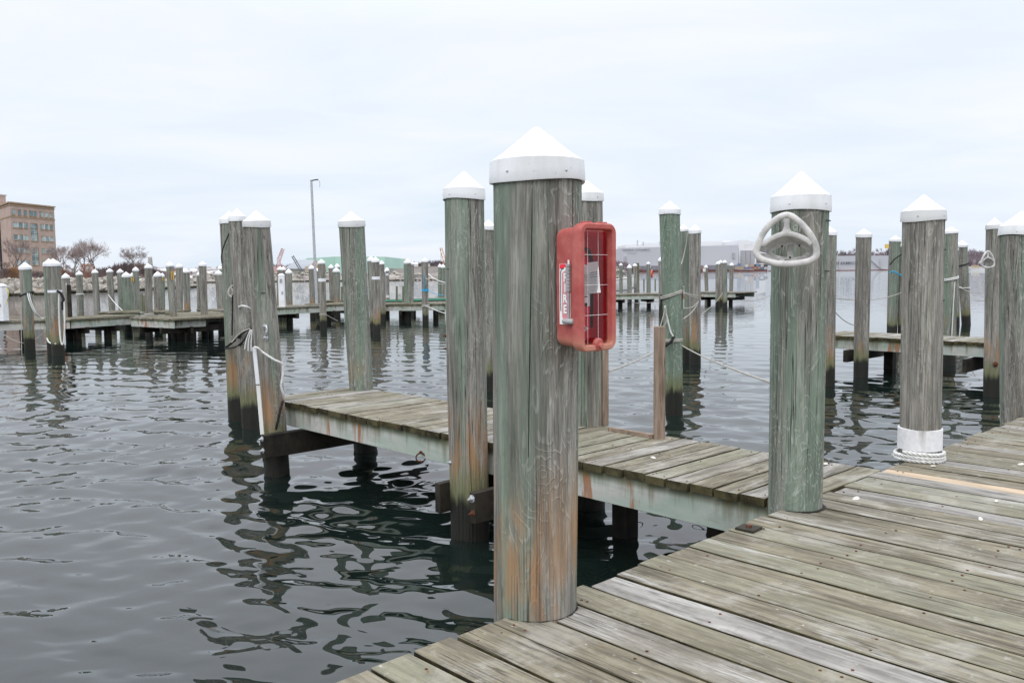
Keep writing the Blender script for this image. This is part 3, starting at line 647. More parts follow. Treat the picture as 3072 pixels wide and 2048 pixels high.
# shell fragments dropped by gulls
M_SHELL = simple('broken_shell', (.78, .74, .66), .6, .2, 30)
SHELL_LABELS = ['white shell fragment just right of the corner piling', 'white shell fragment lying against the white rope coil', 'bleached shell at the right edge of the deck', 'small shell fragment on the grey planks below the tan board', 'tiny white chip far right on the bleached planks', 'brown and white shell between corner piling and bleached planks', 'tan shell on the finger pier left of the corner piling', 'shell on the finger pier near the lone tan post']
rsh = random.Random(3); shells = [(2.386, 6.532, 1.5), (3.160, 6.425, 1.3), (3.840, 6.455, 1.3), (3.086, 5.439, 1.0), (2.776, 5.050, 1.2), (2.227, 5.534, 1.4), (2.030, 6.623, 1.0), (1.117, 6.820, 1.2)]
for (x, y, sc_) in shells:
    m = MB(); n = 7; k = rsh.uniform(.5, .9)
    m.lathe([(.001, .006), (.6, .0075), (1.0, .001), (.9, .0)], 9, cap1=False)
    for v in m.v: v.x *= .022*sc_; v.y *= .014*sc_*k; v.z *= 1.1*sc_
    o = m.build('shell', M_SHELL, None, smooth=True, loc=(x, y, .003), rot=(rsh.uniform(-.2, .2), rsh.uniform(-.2, .2), rsh.uniform(0, 6)))
    tag(o, SHELL_LABELS[shells.index((x, y, sc_))], 'shell', 'shell fragments on the planks')
# ------------------------------------------------------------------ red fire extinguisher box
def glow_through(t, col, f):                    # thin sun-bleached polyethylene lets daylight through
    tl = t.n('ShaderNodeBsdfTranslucent'); t.put(col, tl.inputs[0]); mx = t.n('ShaderNodeMixShader'); mx.inputs[0].default_value = f
    t.t.links.new(t.p.outputs[0], mx.inputs[1]); t.t.links.new(tl.outputs[0], mx.inputs[2]); t.t.links.new(mx.outputs[0], t.out.inputs[0]); return t.m
def mat_box():
    t = NT('faded_red_plastic'); v = t.obj(); a = t.noise(v, 9, 5, .6); b = t.noise(v, 55, 3, .6); z = t.sepz(v)[2]
    col = t.mix(t.step(a, .3, .7), (.53, .115, .105), (.67, .22, .185))
    col = t.mix(t.math('MULTIPLY', t.math('SUBTRACT', 1, t.step(t.math('ADD', z, t.math('MULTIPLY', a, .06)), -.25, -.16)), .7), col, (.74, .40, .27))
    col = t.mix(t.math('MULTIPLY', t.step(b, .55, .75), .25), col, (.68, .32, .24))
    t.fin(col, .55, .35); t.bump(b, .3, .001); return glow_through(t, col, .3)
M_BOX = mat_box()
M_RED = simple('red_cylinder_paint', (.80, .02, .05), .25, .05, 5)
t_ = NT('crimson_inner'); t_.fin((.85, .06, .11), .5, .3); M_DRED = glow_through(t_, (.9, .12, .16), .5)
M_PAPER = simple('white_paper', (.88, .88, .86), .8, .04, 20)
M_INK = simple('black_ink', (.03, .03, .035), .7, .1, 10)
M_GREY = simple('grey_plastic', (.36, .36, .36), .5, .1, 10)
M_OUTL = simple('dark_red_outline', (.22, .08, .10), .6, .1, 10)
M_PINK = simple('faded_red_print', (.70, .27, .30), .6, .1, 10)
def rrect(w, h, r, y, n=5, cx=0, cz=0):
    pts = []
    for (sx, sz, a0) in ((1, 1, 0), (-1, 1, 90), (-1, -1, 180), (1, -1, 270)):
        for k in range(n+1):
            a = R(a0+90*k/n); pts.append((cx+sx*(w/2-r)+r*math.cos(a), y, cz+sz*(h/2-r)+r*math.sin(a)))
    return pts
def text_mesh(s, size, depth=.0006, bold=0, xs=1.0, spacing=1.0):
    cu = bpy.data.curves.new('lettering', 'FONT'); cu.body = s; cu.size = size; cu.extrude = depth; cu.offset = bold; cu.align_x = 'CENTER'; cu.align_y = 'CENTER'; cu.space_character = spacing; cu.resolution_u = 3
    o = bpy.data.objects.new('tmp', cu); C.objects.link(o); bpy.context.view_layer.update()
    me = bpy.data.meshes.new_from_object(o.evaluated_get(bpy.context.evaluated_depsgraph_get())); bpy.data.objects.remove(o)
    me.transform(Matrix.Scale(xs, 4, (1, 0, 0)) @ Matrix.Rotation(R(90), 4, 'X')); return me      # upright, facing -y
ko, kb, kd, krb, krt = pile_by['fire_box']
zb = 1.430                                                       # centre height of the box
cxy = kb+kd*((zb+.8)/kd.z)
box = empty('fire_extinguisher_box', (cxy.x+N_.x*.183-.004, cxy.y+N_.y*.183, zb), math.atan2(-E_.y, -E_.x), 'faded red fire extinguisher box with clear door fixed to the thickest piling', 'fire box')
box.location.x += .020; box.scale = (.92, .92, .915)
BW, BH = .245, .565
m = MB()
rg = [rrect(BW*.80, BH*.90, .03, .0), rrect(BW*.84, BH*.93, .035, .012), rrect(BW*.88, BH*.95, .035, .105), rrect(BW*.885, BH*.955, .036, .112)]
m.loft(rg, True, False); m.build('cabinet_body', M_BOX, box, smooth=True)
m = MB()
rg = [rrect(BW*.86, BH*.94, .036, .109), rrect(BW*.955, BH*.985, .04, .110), rrect(BW*.98, BH, .042, .118), rrect(BW, BH*1.01, .044, .150), rrect(BW*.985, BH*1.005, .042, .160), rrect(BW*.945, BH*.985, .038, .166),
      rrect(BW*.80, BH*.925, .02, .166), rrect(BW*.765, BH*.912, .016, .162), rrect(BW*.745, BH*.905, .014, .135), rrect(BW*.72, BH*.895, .012, .132)]
m.loft(rg, False, False); fr = m.build('door_frame', M_BOX, box, smooth=True)
for x in (-.05, .05):
    m = MB(); m.box((x, .135, BH*.505+.002), (.05, .03, .008)); m.build('top_tab', M_BOX, box, bevel=.002)
m = MB(); m.lathe([(.030, 0), (.030, .012), (.024, .017), (.001, .018)], 18, cap1=False); boss = m.build('latch_boss', M_BOX, box, smooth=True, loc=(0, .152, -BH*.455), rot=(R(-90), 0, 0))
m = MB(); m.lathe([(.011, 0), (.011, .01), (.006, .012), (.001, .009)], 14, cap1=False); m.build('screw', simple('pink_screw_head', (.55, .16, .12), .5), boss, smooth=True, loc=(0, .004, .018))
# cavity, cylinder, tags and clear window with printed lines
m = MB(); m.loft([rrect(BW*.80, BH*.88, .03, .130), rrect(BW*.80, BH*.88, .03, .012)], False, True); m.build('cavity', M_DRED, box, smooth=True)
ext = empty('fire_extinguisher', box.matrix_basis @ Vector((0.018, .068, -.235)), box.rotation_euler.z, 'red fire extinguisher with a diamond badge standing inside the red box', 'extinguisher')
box_m = Matrix.Translation(box.location) @ Matrix.Rotation(box.rotation_euler.z, 4, 'Z') @ Matrix.Scale(.92, 4); ext.scale = (.92, .92, .92)
ext.location = box_m @ Vector((.020, .058, -.235))
m = MB(); m.lathe([(.045, 0), (.052, .006), (.054, .015), (.054, .32), (.050, .345), (.036, .368), (.018, .38), (.016, .39)], 32, cap0=True); m.build('cylinder', M_RED, ext, smooth=True)
m = MB(); m.lathe([(.018, .388), (.018, .41), (.012, .412), (.012, .43)], 14); m.build('valve', M_GALV, ext, smooth=True)
m = MB(); m.beam((-.01, 0, .43), (.065, .02, .445), .018, .006); m.beam((-.01, 0, .415), (.055, .02, .405), .016, .006); m.build('handle', M_GALV, ext)
m = MB(); m.tube([(-.02, .01, .41), (-.05, .02, .40), (-.068, .02, .36), (-.068, .02, .2), (-.066, .02, .05)], .009, 8); m.build('hose', M_BLACK, ext, smooth=True)
def arc_label(z0, z1, a0, a1, mat, nm, r=.0545):
    m = MB(); k = 10; rg = [[(r*math.cos(R(a0+(a1-a0)*i/k)), r*math.sin(R(a0+(a1-a0)*i/k)), z) for i in range(k+1)] for z in (z0, z1)]
    m.loft(rg, False, False, closed=False); return m.build(nm, mat, ext, smooth=True)
arc_label(.15, .30, 30, 120, M_PAPER, 'paper_label'); arc_label(.19, .22, 35, 95, M_INK, 'label_band', .0550)
arc_label(.15, .165, 35, 90, M_INK, 'label_band', .0550)
m = MB(); dd = [(-.040, 0), (0, -.022), (.040, 0), (0, .022)]
m.poly([(x, .0565-.0*abs(x), z) for x, z in dd]); dia = m.build('diamond_badge', M_PAPER, ext, loc=(0, 0, .052), rot=(0, 0, R(-38)))
tm = text_mesh('AMEREX', .013, .0004, .0004); tx = link('lettering', tm, M_INK, dia, (0, .0572, 0), (0, 0, R(180)))
def tag_card(loc, rot, label):
    m = MB(); n = 8; rg = []
    for i in range(n+1):
        f = i/n; y = .012*f*f+.004*math.sin(f*5); rg.append([(-.026+.004*f, y, -.135*f), (.026+.004*f, y-.003*f, -.135*f)])
    m.loft(rg, False, False, closed=False); o = m.build('tag_card', M_PAPER, None, smooth=True, loc=box_m @ Vector(loc)); o.rotation_euler = (rot[0], rot[1], box.rotation_euler.z+rot[2]); o.scale = (.95, .95, .95); tag(o, label, 'paper tag')
    for k in range(9):
        q = MB(); q.box((0, 0, 0), (.044, .0006, .0008 if k > 2 else .0016)); q.build('printed_line', M_INK if k < 3 else M_GREY, o, loc=(.002, .0065 + .012*((.045+.009*k)/.135)**2, -.045-.0095*k))
    return o
tag_card((-.006, .119, .112), (0, R(6), R(-33)), 'white inspection tag hanging in front inside the red fire box door')
tag_card((.040, .113, .10), (0, R(-3), R(-30)), 'second white tag half hidden at the left inside the red fire box')
def mat_glass():
    t = NT('clear_plastic_door'); tr = t.n('ShaderNodeBsdfTransparent'); gl = t.n('ShaderNodeBsdfGlossy'); gl.inputs['Roughness'].default_value = .08
    tr.inputs[0].default_value = (1, .97, .97, 1); lw = t.n('ShaderNodeFresnel'); lw.inputs[0].default_value = 1.45; mx = t.n('ShaderNodeMixShader')
    t.t.links.new(lw.outputs[0], mx.inputs[0]); t.t.links.new(tr.outputs[0], mx.inputs[1]); t.t.links.new(gl.outputs[0], mx.inputs[2]); t.t.links.new(mx.outputs[0], t.out.inputs[0]); return t.m
M_PANE = mat_glass()
m = MB(); m.poly([(-BW*.38, .136, BH*.455), (BW*.38, .136, BH*.455), (BW*.38, .136, -BH*.455), (-BW*.38, .136, -BH*.455)]); pane = m.build('door_window', M_PANE, box)
for x in (-.026, .045):
    m = MB(); m.box((x, .1372, 0), (.0013, .0006, BH*.9)); m.build('printed_line', M_PAPER, pane)
for z in (.135, 0.0, -.135):
    m = MB(); m.box((0, .1376, z+.01), (BW*.75, .0006, .0016)); m.build('printed_line', M_PAPER, pane)
# sticker on the left side (local +x): stands almost flat
side = empty('side_sticker', (BW*.436+.0012, .056, -.02), R(90)); side.parent = box; side.location = (BW*.4365, .0, 0)
SX = BW*.440
def side_quad(y0, y1, z0, z1, mat, nm, x=0, par=None):
    m = MB(); m.box((SX+x, (y0+y1)/2, (z0+z1)/2), (.0012, abs(y1-y0), z1-z0)); return m.build(nm, mat, par or box)
bpy.data.objects.remove(side)
stk = side_quad(.026, .092, -.165, .105, M_PAPER, 'sticker')
side_quad(.028, .090, .083, .104, M_RED, 'sticker_corner', .0006, stk)
m = MB(); w2 = .017; m.loft([[(SX+.0010+k, .060+p[0], -.035+p[2]) for p in rrect(.036, .215, .016, 0)] for k in (0, .0007)]); m.build('printed_cylinder', M_PINK, stk)
m = MB(); m.lathe([(.008, 0), (.008, .001)], 14); m.build('printed_gauge', M_PAPER, stk, loc=(SX+.001, .060, .082), rot=(0, R(90), 0))
m = MB(); m.tube([(SX+.0012, .056, .086), (SX+.0012, .040, .083), (SX+.0012, .034, .07), (SX+.0012, .033, -.06), (SX+.0012, .034, -.105)], .0022, 5); m.build('printed_hose', M_INK, stk)
for k, ch in enumerate('FIRE'):
    me = text_mesh(ch, .052, .0005, .0022, 0.78); me2 = text_mesh(ch, .052, .0003, .0034, 0.78)
    link('lettering_outline', me2, M_OUTL, stk, (SX+.0021, .061, .043-.047*k), (0, 0, R(90)))
    link('lettering', me, M_PAPER, stk, (SX+.0026, .061, .043-.047*k), (0, 0, R(90)))
m = MB(); m.beam((SX+.006, .087, -.165), (SX+.006, .087, .10), .008, .010, (1, 0, 0)); ham = m.build('breaker_bar', M_GREY, box)
m = MB()
for k in range(8): m.box((SX+.009, .0865, .098-.0155*k), (.013, .020, .0135))
m.build('ribbed_grip', M_GREY, ham, bevel=.001)
m = MB(); m.lathe([(.001, -.031), (.009, -.030), (.0125, -.025), (.0125, .025), (.009, .030), (.001, .031)], 16, cap1=False); m.build('hammer_head', M_GREY, ham, smooth=True, loc=(SX+.013, .089, -.150), rot=(R(90), 0, 0))
m = MB(); m.tube([(SX+.006, .087, .10), (SX+.006, .087, .122)], .0045, 8); m.build('pin', M_PAPER, ham)

# ------------------------------------------------------------------ white hose hangers ("steering wheel" shape)
M_HANG = simple('chalky_white_plastic', (.54, .525, .50), .6, .2, 14)
def smooth_loop(pts, n):
    out = []; k = len(pts)
    for i in range(k):
        p0, p1, p2, p3 = [Vector(pts[(i+j) % k]) for j in (-1, 0, 1, 2)]
        for q in range(n):
            t = q/n; out.append(.5*((2*p1)+(p2-p0)*t+(2*p0-5*p1+4*p2-p3)*t*t+(3*p1-p0-3*p2+p3)*t**3))
    return out
def smooth_line(pts, n):
    p = [Vector(q) for q in pts]; p = [2*p[0]-p[1]]+p+[2*p[-1]-p[-2]]; out = []
    for i in range(1, len(p)-2):
        for q in range(n+(1 if i == len(p)-3 else 0)):
            t = q/n; p0, p1, p2, p3 = p[i-1:i+3]; out.append(.5*((2*p1)+(p2-p0)*t+(2*p0-5*p1+4*p2-p3)*t*t+(3*p1-p0-3*p2+p3)*t**3))
    return out
K = .364/1050
def hx(x, z, y=0): return Vector(((x-930)*K, y, -(z-720)*K))
def bar(m, pts, w, d, n=6):                     # flattened bar (width w in the face, depth d), local face plane xz
    pts = [Vector(p) for p in pts]; rg = []
    for i, p in enumerate(pts):
        t = (pts[min(i+1, len(pts)-1)]-pts[max(i-1, 0)]).normalized(); s = Vector((0, 1, 0)).cross(t).normalized(); ww = w[i] if isinstance(w, list) else w
        rg.append([p+s*ww/2*math.cos(a)+Vector((0, d/2*math.sin(a), 0)) for a in [2*math.pi*k/10 for k in range(10)]])
    m.loft(rg)
def hose_hanger(loc, rz, label, rx=0):
    o = empty('hose_hanger', loc, rz, label, 'hose hanger', 'hose hangers on the pilings')
    outl = [(930, 300), (1120, 410), (1285, 600), (1385, 790), (1405, 950), (1330, 1040), (1150, 1085), (930, 1100), (720, 1075), (530, 1010), (455, 900), (480, 790), (560, 590), (720, 400)]
    loop = smooth_loop([hx(a, b) for a, b in outl], 6); rg = []
    k = len(loop)
    for i, p in enumerate(loop):
        t = (loop[(i+1) % k]-loop[i-1]).normalized(); s = Vector((0, 1, 0)).cross(t).normalized()
        rg.append([p+s*.0185*math.cos(a)+Vector((0, .013*math.sin(a), 0)) for a in [2*math.pi*j/12 for j in range(12)]])
    m = MB(); rg.append(rg[0]); m.loft(rg, False, False); m.build('outer_ring', M_HANG, o, smooth=True)
    arch = smooth_line([hx(545, 790), hx(640, 715), (hx(780, 640)), hx(935, 605), hx(1090, 635), hx(1220, 695), hx(1330, 775)], 4)
    m = MB(); bar(m, arch, .030, .018); m.build('front_arch', M_HANG, o, smooth=True)
    m = MB(); st = smooth_line([hx(930, 350), hx(931, 450), hx(932, 540), hx(934, 610)], 3); bar(m, st, [.055, .044, .035, .031, .031, .034, .042, .055, .075, .10][:len(st)], .014); m.build('upper_spoke', M_HANG, o, smooth=True)
    # back plate against the piling, set back along +y
    D = .105; bp = smooth_loop([hx(1030, 745, D), hx(1200, 780, D), hx(1350, 870, D), (hx(1370, 930, D)), hx(1250, 1000, D), hx(1030, 1030, D), hx(820, 1000, D), hx(690, 930, D), hx(700, 850, D), hx(860, 775, D)], 5); rg = []; k = len(bp)
    for i, p in enumerate(bp):
        t = (bp[(i+1) % k]-bp[i-1]).normalized(); s = Vector((0, 1, 0)).cross(t).normalized(); rg.append([p+s*.014*math.cos(a)+Vector((0, .006*math.sin(a), 0)) for a in [2*math.pi*j/8 for j in range(8)]])
    rg.append(rg[0]); m = MB(); m.loft(rg, False, False); m.build('back_ring', M_HANG, o, smooth=True)
    m = MB(); bar(m, [hx(1018, 770, D), hx(1018, 880, D), hx(1018, 1020, D)], [.042, .028, .040], .01); m.build('back_spoke', M_HANG, o, smooth=True)
    for (a, b) in ((880, 800), (1158, 798), (1012, 990)):
        q = MB(); q.lathe([(.006, 0), (.004, .004), (.001, .005)], 10, cap1=False); q.build('screw', M_BLACK, o, loc=hx(a, b, D-.007), rot=(R(90), 0, 0))
    # hollow drum between the arch / lower ring and the back plate
    fa = [hx(470, 880, .004), hx(545, 800, .004), hx(700, 690, .004), hx(935, 628, .004), hx(1180, 690, .004), hx(1320, 785, .004), hx(1385, 900, .004)]
    ba = [hx(690, 930, D), hx(700, 850, D), hx(860, 775, D), hx(1030, 745, D), hx(1200, 780, D), hx(1350, 870, D), hx(1375, 925, D)]
    A, B = smooth_line(fa, 5), smooth_line(ba, 5); m = MB()
    m.loft([[A[i].lerp(B[i], f) for i in range(len(A))] for f in (0, .35, .7, 1)]+[[B[i]+(Vector((0, 0, .003))) for i in range(len(A))], [A[i]+Vector((0, 0, .003)) for i in range(len(A))]], False, False, closed=False); m.build('drum_top', M_HANG, o, smooth=True)
    lo = smooth_line([hx(470, 900, .004), hx(560, 1010, .006), hx(740, 1062, .006)], 4); hi = smooth_line([hx(690, 930, D), hx(740, 975, D), hx(830, 1002, D)], 4)
    m = MB(); m.loft([[lo[i].lerp(hi[i], f) for i in range(len(lo))] for f in (0, .5, 1)], False, False, closed=False); m.build('drum_side', M_HANG, o, smooth=True)
    for xs in ((760, 850, 860, 950), (960, 1060, 1050, 1140), (1160, 1280, 1240, 1310)):
        m = MB(); m.loft([[hx(xs[0], 1078, .004), hx(xs[1], 1085, .004)], [hx(xs[2], 1008, D), hx(xs[3], 1008, D)]], False, False, closed=False); m.build('floor_rib', M_HANG, o)
    if rx: o.rotation_euler.x = rx
    return o
hose_hanger((1.572, 4.980, 1.656), R(-14), 'chalky white hose hanger shaped like a steering wheel near the top of the corner piling')
hg = hose_hanger((8.188, 14.950, 1.609), R(25), 'second chalky hose hanger, half hidden behind a grey piling near the right edge')

def staple(key, z, a0, a1, mat, nm='staple', r=.0035):
    c, pr = pile_at(key, z); par = pile_by[key][0]; k = 6; m = MB()
    m.tube([(c.x+(pr*1.02+.003)*math.sin(R(a0+(a1-a0)*i/k)), c.y-(pr*1.02+.003)*math.cos(R(a0+(a1-a0)*i/k)), c.z+.002*math.sin(i*2.1)) for i in range(k+1)], r, 5)
    return m.build(nm, mat, par, smooth=True, loc=-pile_by[key][1])
def pile_at(key, z):
    _, b, d, rb, rt = pile_by[key]; f = (z+.8)/d.z; return b+d*f, rb+(rt-rb)*f
for key_, z_, a_, b_ in (('wheel', 1.785, 40, 62), ('wheel', 1.48, 38, 60), ('sleeve', 1.63, 48, 72), ('sleeve', 1.245, 46, 74), ('trio_front', 1.28, 12, 30), ('mid', 1.52, -62, -50)): staple(key_, z_, a_, b_, M_BLACK)
for z_ in (.95, .84):
    c_, r_ = pile_at('mid', z_); dr_ = Vector((-math.cos(R(12)), -math.sin(R(12)), 0)); bolt(c_+dr_*r_*.98, dr_, .022, pile_by['mid'][0], M_RUST, off=pile_by['mid'][1])
c_, r_ = pile_at('mid', -.14); dr_ = Vector((-math.sin(R(62)), -math.cos(R(62)), 0)); bolt(c_+dr_*r_*.99, dr_, .034, pile_by['mid'][0], M_GALV, off=pile_by['mid'][1])
c_, r_ = pile_at('r_near', -.22); dr_ = Vector((-.15, -.98, 0)); bolt(c_+dr_*r_*.99, dr_, .045, pile_by['r_near'][0], M_RUST, off=pile_by['r_near'][1])
# ------------------------------------------------------------------ rope sleeve and coil
def rope3(path, Rr_, pitch, name, mat, parent=None, label=None, closed=False, n=6):
    """three laid strands following a path"""
    pts = [Vector(p) for p in path]; L = [0]
    for i in range(1, len(pts)): L.append(L[-1]+(pts[i]-pts[i-1]).length)
    m = MB(); 
    for s in range(3):
        q = []; prev = None
        for i, p in enumerate(pts):
            t = (pts[min(i+1, len(pts)-1)]-pts[max(i-1, 0)]).normalized()
            if prev is None: u = Vector((0, 0, 1)).cross(t).normalized() if abs(t.z) < .9 else t.orthogonal().normalized()
            else: u = (prev-t*prev.dot(t)).normalized()
            prev = u; w = t.cross(u); a = 2*math.pi*(L[i]/pitch+s/3); q.append(p+(u*math.cos(a)+w*math.sin(a))*Rr_*.52)
        m.tube(q, Rr_*.56, n)
    o = m.build(name, mat, parent, smooth=True)
    if label: tag(o, label, 'rope')
    return o
so_, sb, sd_, srb, srt = pile_by['sleeve']
def pile_at(key, z):
    _, b, d, rb, rt = pile_by[key]; f = (z+.8)/d.z; return b+d*f, rb+(rt-rb)*f
c0, r0 = pile_at('sleeve', .16)
m = MB(); prof = []; nr = 20; z0, z1 = .088, .252
for i in range(nr):
    z = z0+(z1-z0)*i/nr
    prof += [(r0+.0132, z), (r0+.0146, z+.0022), (r0+.0148, z+.0045), (r0+.0144, z+.0066)]
prof += [(r0+.012, z1), (r0+.004, z1+.002), (r0-.004, z1)]
m.lathe(prof, 48, cap1=False); tag(m.build('rope_sleeve', simple('taut_white_wrapping', (.74, .74, .745), .7, .05, 30), None, smooth=True, loc=(c0.x, c0.y, 0)), 'tight white rope wrapping round the foot of the grey piling above the coil', 'rope sleeve')
path = []; turns = 2.85; n_ = 260
for i in range(n_+1):
    f = i/n_; a = R(205)+2*math.pi*turns*f; zz = max(.016, .074-.029*turns*f); rr = r0+.029+.003*math.sin(2*a)+.030*max(0, f-.8)*3
    path.append((c0.x+rr*math.cos(a), c0.y+rr*math.sin(a), zz+.004*math.sin(2*a)))
lx, ly = path[-1][0]-c0.x, path[-1][1]-c0.y
tail = [Vector(path[-1])+Vector((-.03, -.02, 0)), Vector((2.977, 6.515, 0.015))+Vector((0, 0, 0)), Vector((2.900, 6.451, 0.000))+Vector((0, 0, -.015))]
rope3([tuple(p) for p in path], .0148, .105, 'coiled_rope', M_ROPEW, None, 'thick white laid rope coiled at the foot of the sleeved piling')

# ------------------------------------------------------------------ ropes and small fittings
def sag(a, b, s, n=14):
    a, b = Vector(a), Vector(b); return [a.lerp(b, i/n)-Vector((0, 0, s*4*(i/n)*(1-i/n))) for i in range(n+1)]
def rope(pts, r, mat, label, name='rope', cat='rope', group=None, n=6, smoothn=0):
    if smoothn: pts = smooth_line(pts, smoothn)
    m = MB(); m.tube(pts, r, n); return tag(m.build(name, mat, None, smooth=True), label, cat, group)
def wrap(key, z, r, turns, mat, label, tilt=0, gap=None, a0=0):
    c, pr = pile_at(key, z); n = int(28*turns); pts = []
    for i in range(n+1):
        a = a0+2*math.pi*turns*i/n; zz = z+(gap or r*2.1)*(i/n*turns-turns/2)+tilt*math.cos(a); rr = pr*1.02+r
        cc, _ = pile_at(key, zz); pts.append((cc.x+rr*math.cos(a), cc.y+rr*math.sin(a), zz))
    return rope(pts, r, mat, label)
Y = 12.65
rope([(-4.468, 13.450, 0.360), (-4.404, 13.400, 0.384), (-4.028, 12.740, 0.566), (-3.936, 12.700, 0.645), (-3.825, 12.700, 0.708)], .018, M_BLACK, 'black rope slung across the leaning trio of pilings', smoothn=5)
rope([(-4.469, 13.450, 0.339), (-4.136, 12.900, 0.405), (-3.961, 12.680, 0.493), (-3.867, 12.680, 0.627), (-3.826, 12.700, 0.702)], .015, M_BLACK, 'second black strand looping back round the leaning trio', smoothn=5)
rope([(-4.124, 12.710, 0.492), (-4.028, 12.700, 0.595), (-3.927, 12.670, 0.660), (-3.830, 12.670, 0.697)], .010, M_ROPE, 'pale line lying along the black rope on the trio', smoothn=4)
for k, pts in enumerate(([(-3.824, 12.650, 0.680), (-3.887, 12.650, 0.533), (-3.917, 12.650, 0.393)], [(-3.811, 12.650, 0.680), (-3.855, 12.650, 0.520), (-3.867, 12.650, 0.367)], [(-3.799, 12.650, 0.679), (-3.818, 12.650, 0.501), (-3.822, 12.650, 0.366)])):
    rope(pts, .009, M_ROPEW, ('leftmost of the three frayed white rope ends on the slim trio piling', 'middle one of the three frayed white rope ends on the slim trio piling', 'rightmost of the three frayed white rope ends on the slim trio piling')[k], smoothn=4, group='frayed rope ends on the trio')
rope([(-4.000, 12.720, 1.009), (-3.936, 12.660, 1.030), (-3.870, 12.650, 1.017), (-3.841, 12.720, 0.989)], .014, M_ROPEW, 'short white rope turn round the slim middle trio piling', smoothn=4)
rope([(-4.330, 13.450, 2.136), (-4.414, 13.440, 1.956), (-4.467, 13.440, 1.790), (-4.465, 13.440, 1.656)], .010, M_BLACK, 'thin dark cord curving down the rear trio piling', smoothn=5)
rope([(-4.299, 13.430, 1.501), (-4.323, 13.430, 1.017), (-4.347, 13.430, 0.544)], .012, M_BLACK, 'straight black line hanging down the rear trio piling', smoothn=5)
rope([(-4.303, 13.420, 1.320), (-4.352, 13.400, 1.273), (-4.374, 13.400, 1.207), (-4.343, 13.400, 1.146), (-4.300, 13.400, 1.219), (-4.338, 13.400, 1.287), (-4.362, 13.380, 1.187), (-4.317, 13.380, 1.133)], .014, M_ROPE, 'small grey rope coil hung high on the rear trio piling', smoothn=5)
wl = pile_by['trio_front']
# white plastic fender strip beside the front trio piling, in two lengths
for (a, b, nm) in (((-2.883, 9.660, 0.678), (-2.856, 9.660, 0.261), 'upper length of the narrow white strip standing beside the trio front piling'), ((-2.860, 9.680, 0.243), (-2.814, 9.680, -0.627), 'lower rust stained length of the white strip dipping into the water')):
    m = MB(); m.beam((0, 0, 0), Vector(b)-Vector(a), .042, .018, (0, 1, 0)); tag(m.build('fender_strip', M_WHITE if 'upper' in nm else None, None, loc=a, bevel=.002), nm, 'strip', 'white strips by the trio')
def mat_strip():
    t = NT('stained_white_strip'); v = t.obj(); z = t.sepz(v)[2]; a = t.noise(t.map(v, (20, 20, 4)), 1, 4, .6)
    col = t.mix(t.math('MULTIPLY', t.math('SUBTRACT', 1, t.step(t.math('ADD', z, t.math('MULTIPLY', a, .2)), -.66, -.5)), .9), (.74, .74, .70), (.60, .36, .12))
    col = t.mix(t.math('SUBTRACT', 1, t.step(z, -.80, -.74)), col, (.03, .03, .02)); t.fin(col, .5, .3); return t.m
bpy.data.objects['fender_strip.001'].data.materials.clear(); bpy.data.objects['fender_strip.001'].data.materials.append(mat_strip())
rope([(-2.871, 9.620, 0.681), (-2.833, 9.620, 0.671), (-2.788, 9.660, 0.618), (-2.669, 9.680, 0.532), (-2.608, 9.720, 0.493), (-2.594, 9.740, 0.461), (-2.598, 9.740, 0.347), (-2.616, 9.740, 0.233), (-2.605, 9.760, 0.141), (-2.602, 9.800, 0.075)], .013, M_ROPEW, 'white rope from the fender strip round the front trio piling to the finger pier corner', smoothn=5)
rope([(-2.618, 9.800, 0.050), (-2.649, 9.750, -0.092), (-2.691, 9.740, -0.265)], .014, M_BLACK, 'black hose running down behind the finger pier corner', smoothn=4)
m = MB(); m.tube(smooth_line([(-2.778, 9.730, 0.912), (-2.754, 9.710, 0.893), (-2.753, 9.700, 0.835), (-2.770, 9.720, 0.794)], 4), .012, 8); hk = tag(m.build('hook_bolt', M_GALV, None, smooth=True), 'galvanised hook bolted to the front trio piling', 'hook')
for q, yy in ((609, 750), (610, 774)):
    pass
bolt((-2.773, 9.735, 0.906), vdir, .030, hk); bolt((-2.772, 9.735, 0.779), vdir, .034, hk)
# green piling ropes
wrap('green', .37, .012, 2.2, M_ROPE, 'double turn of white line low on the bright green piling')
wrap('green', 1.10, .012, 2.2, M_ROPE, 'loose turns of white line halfway up the bright green piling', tilt=.05)
rope(sag((2.703, 13.750, 0.293), (1.743, 5.750, 0.735), .03), .0085, M_ROPE, 'taut mooring line from the bright green piling to the corner piling', 'mooring_line')
rope(sag((2.433, 13.750, 0.302), (0.951, 8.500, 0.502), .03), .0085, M_ROPE, 'taut mooring line from the bright green piling to the new tan board', 'mooring_line')
rope([(2.417, 13.680, 0.929), (2.442, 13.660, 0.772), (2.505, 13.660, 0.530), (2.547, 13.660, 0.447)], .014, M_ROPEW, 'white line slanting down the front of the bright green piling', smoothn=4)
rope([(2.554, 13.660, 0.440), (2.509, 13.640, 0.359), (2.461, 13.640, 0.325), (2.417, 13.660, 0.283)], .022, M_BLACK, 'black rope knot on the bright green piling', smoothn=4)
rope([(2.424, 13.640, 0.910), (2.370, 13.640, 0.705), (2.343, 13.640, 0.602), (2.384, 13.640, 0.595), (2.439, 13.640, 0.704), (2.424, 13.640, 0.862)], .010, M_ROPE, 'slack rope loop hanging left on the bright green piling', smoothn=5)
rope([(2.771, 14.200, 1.147), (3.658, 18.000, 0.988), (4.467, 20.700, 0.847), (4.531, 20.800, 0.749)], .012, M_ROPE, 'upper rope from the green piling to the grey piling behind', smoothn=5)
rope([(2.786, 14.200, 1.133), (3.704, 18.000, 0.943), (4.478, 20.700, 0.795)], .010, M_ROPE, 'lower of the two ropes tied between green piling and grey piling', smoothn=5)
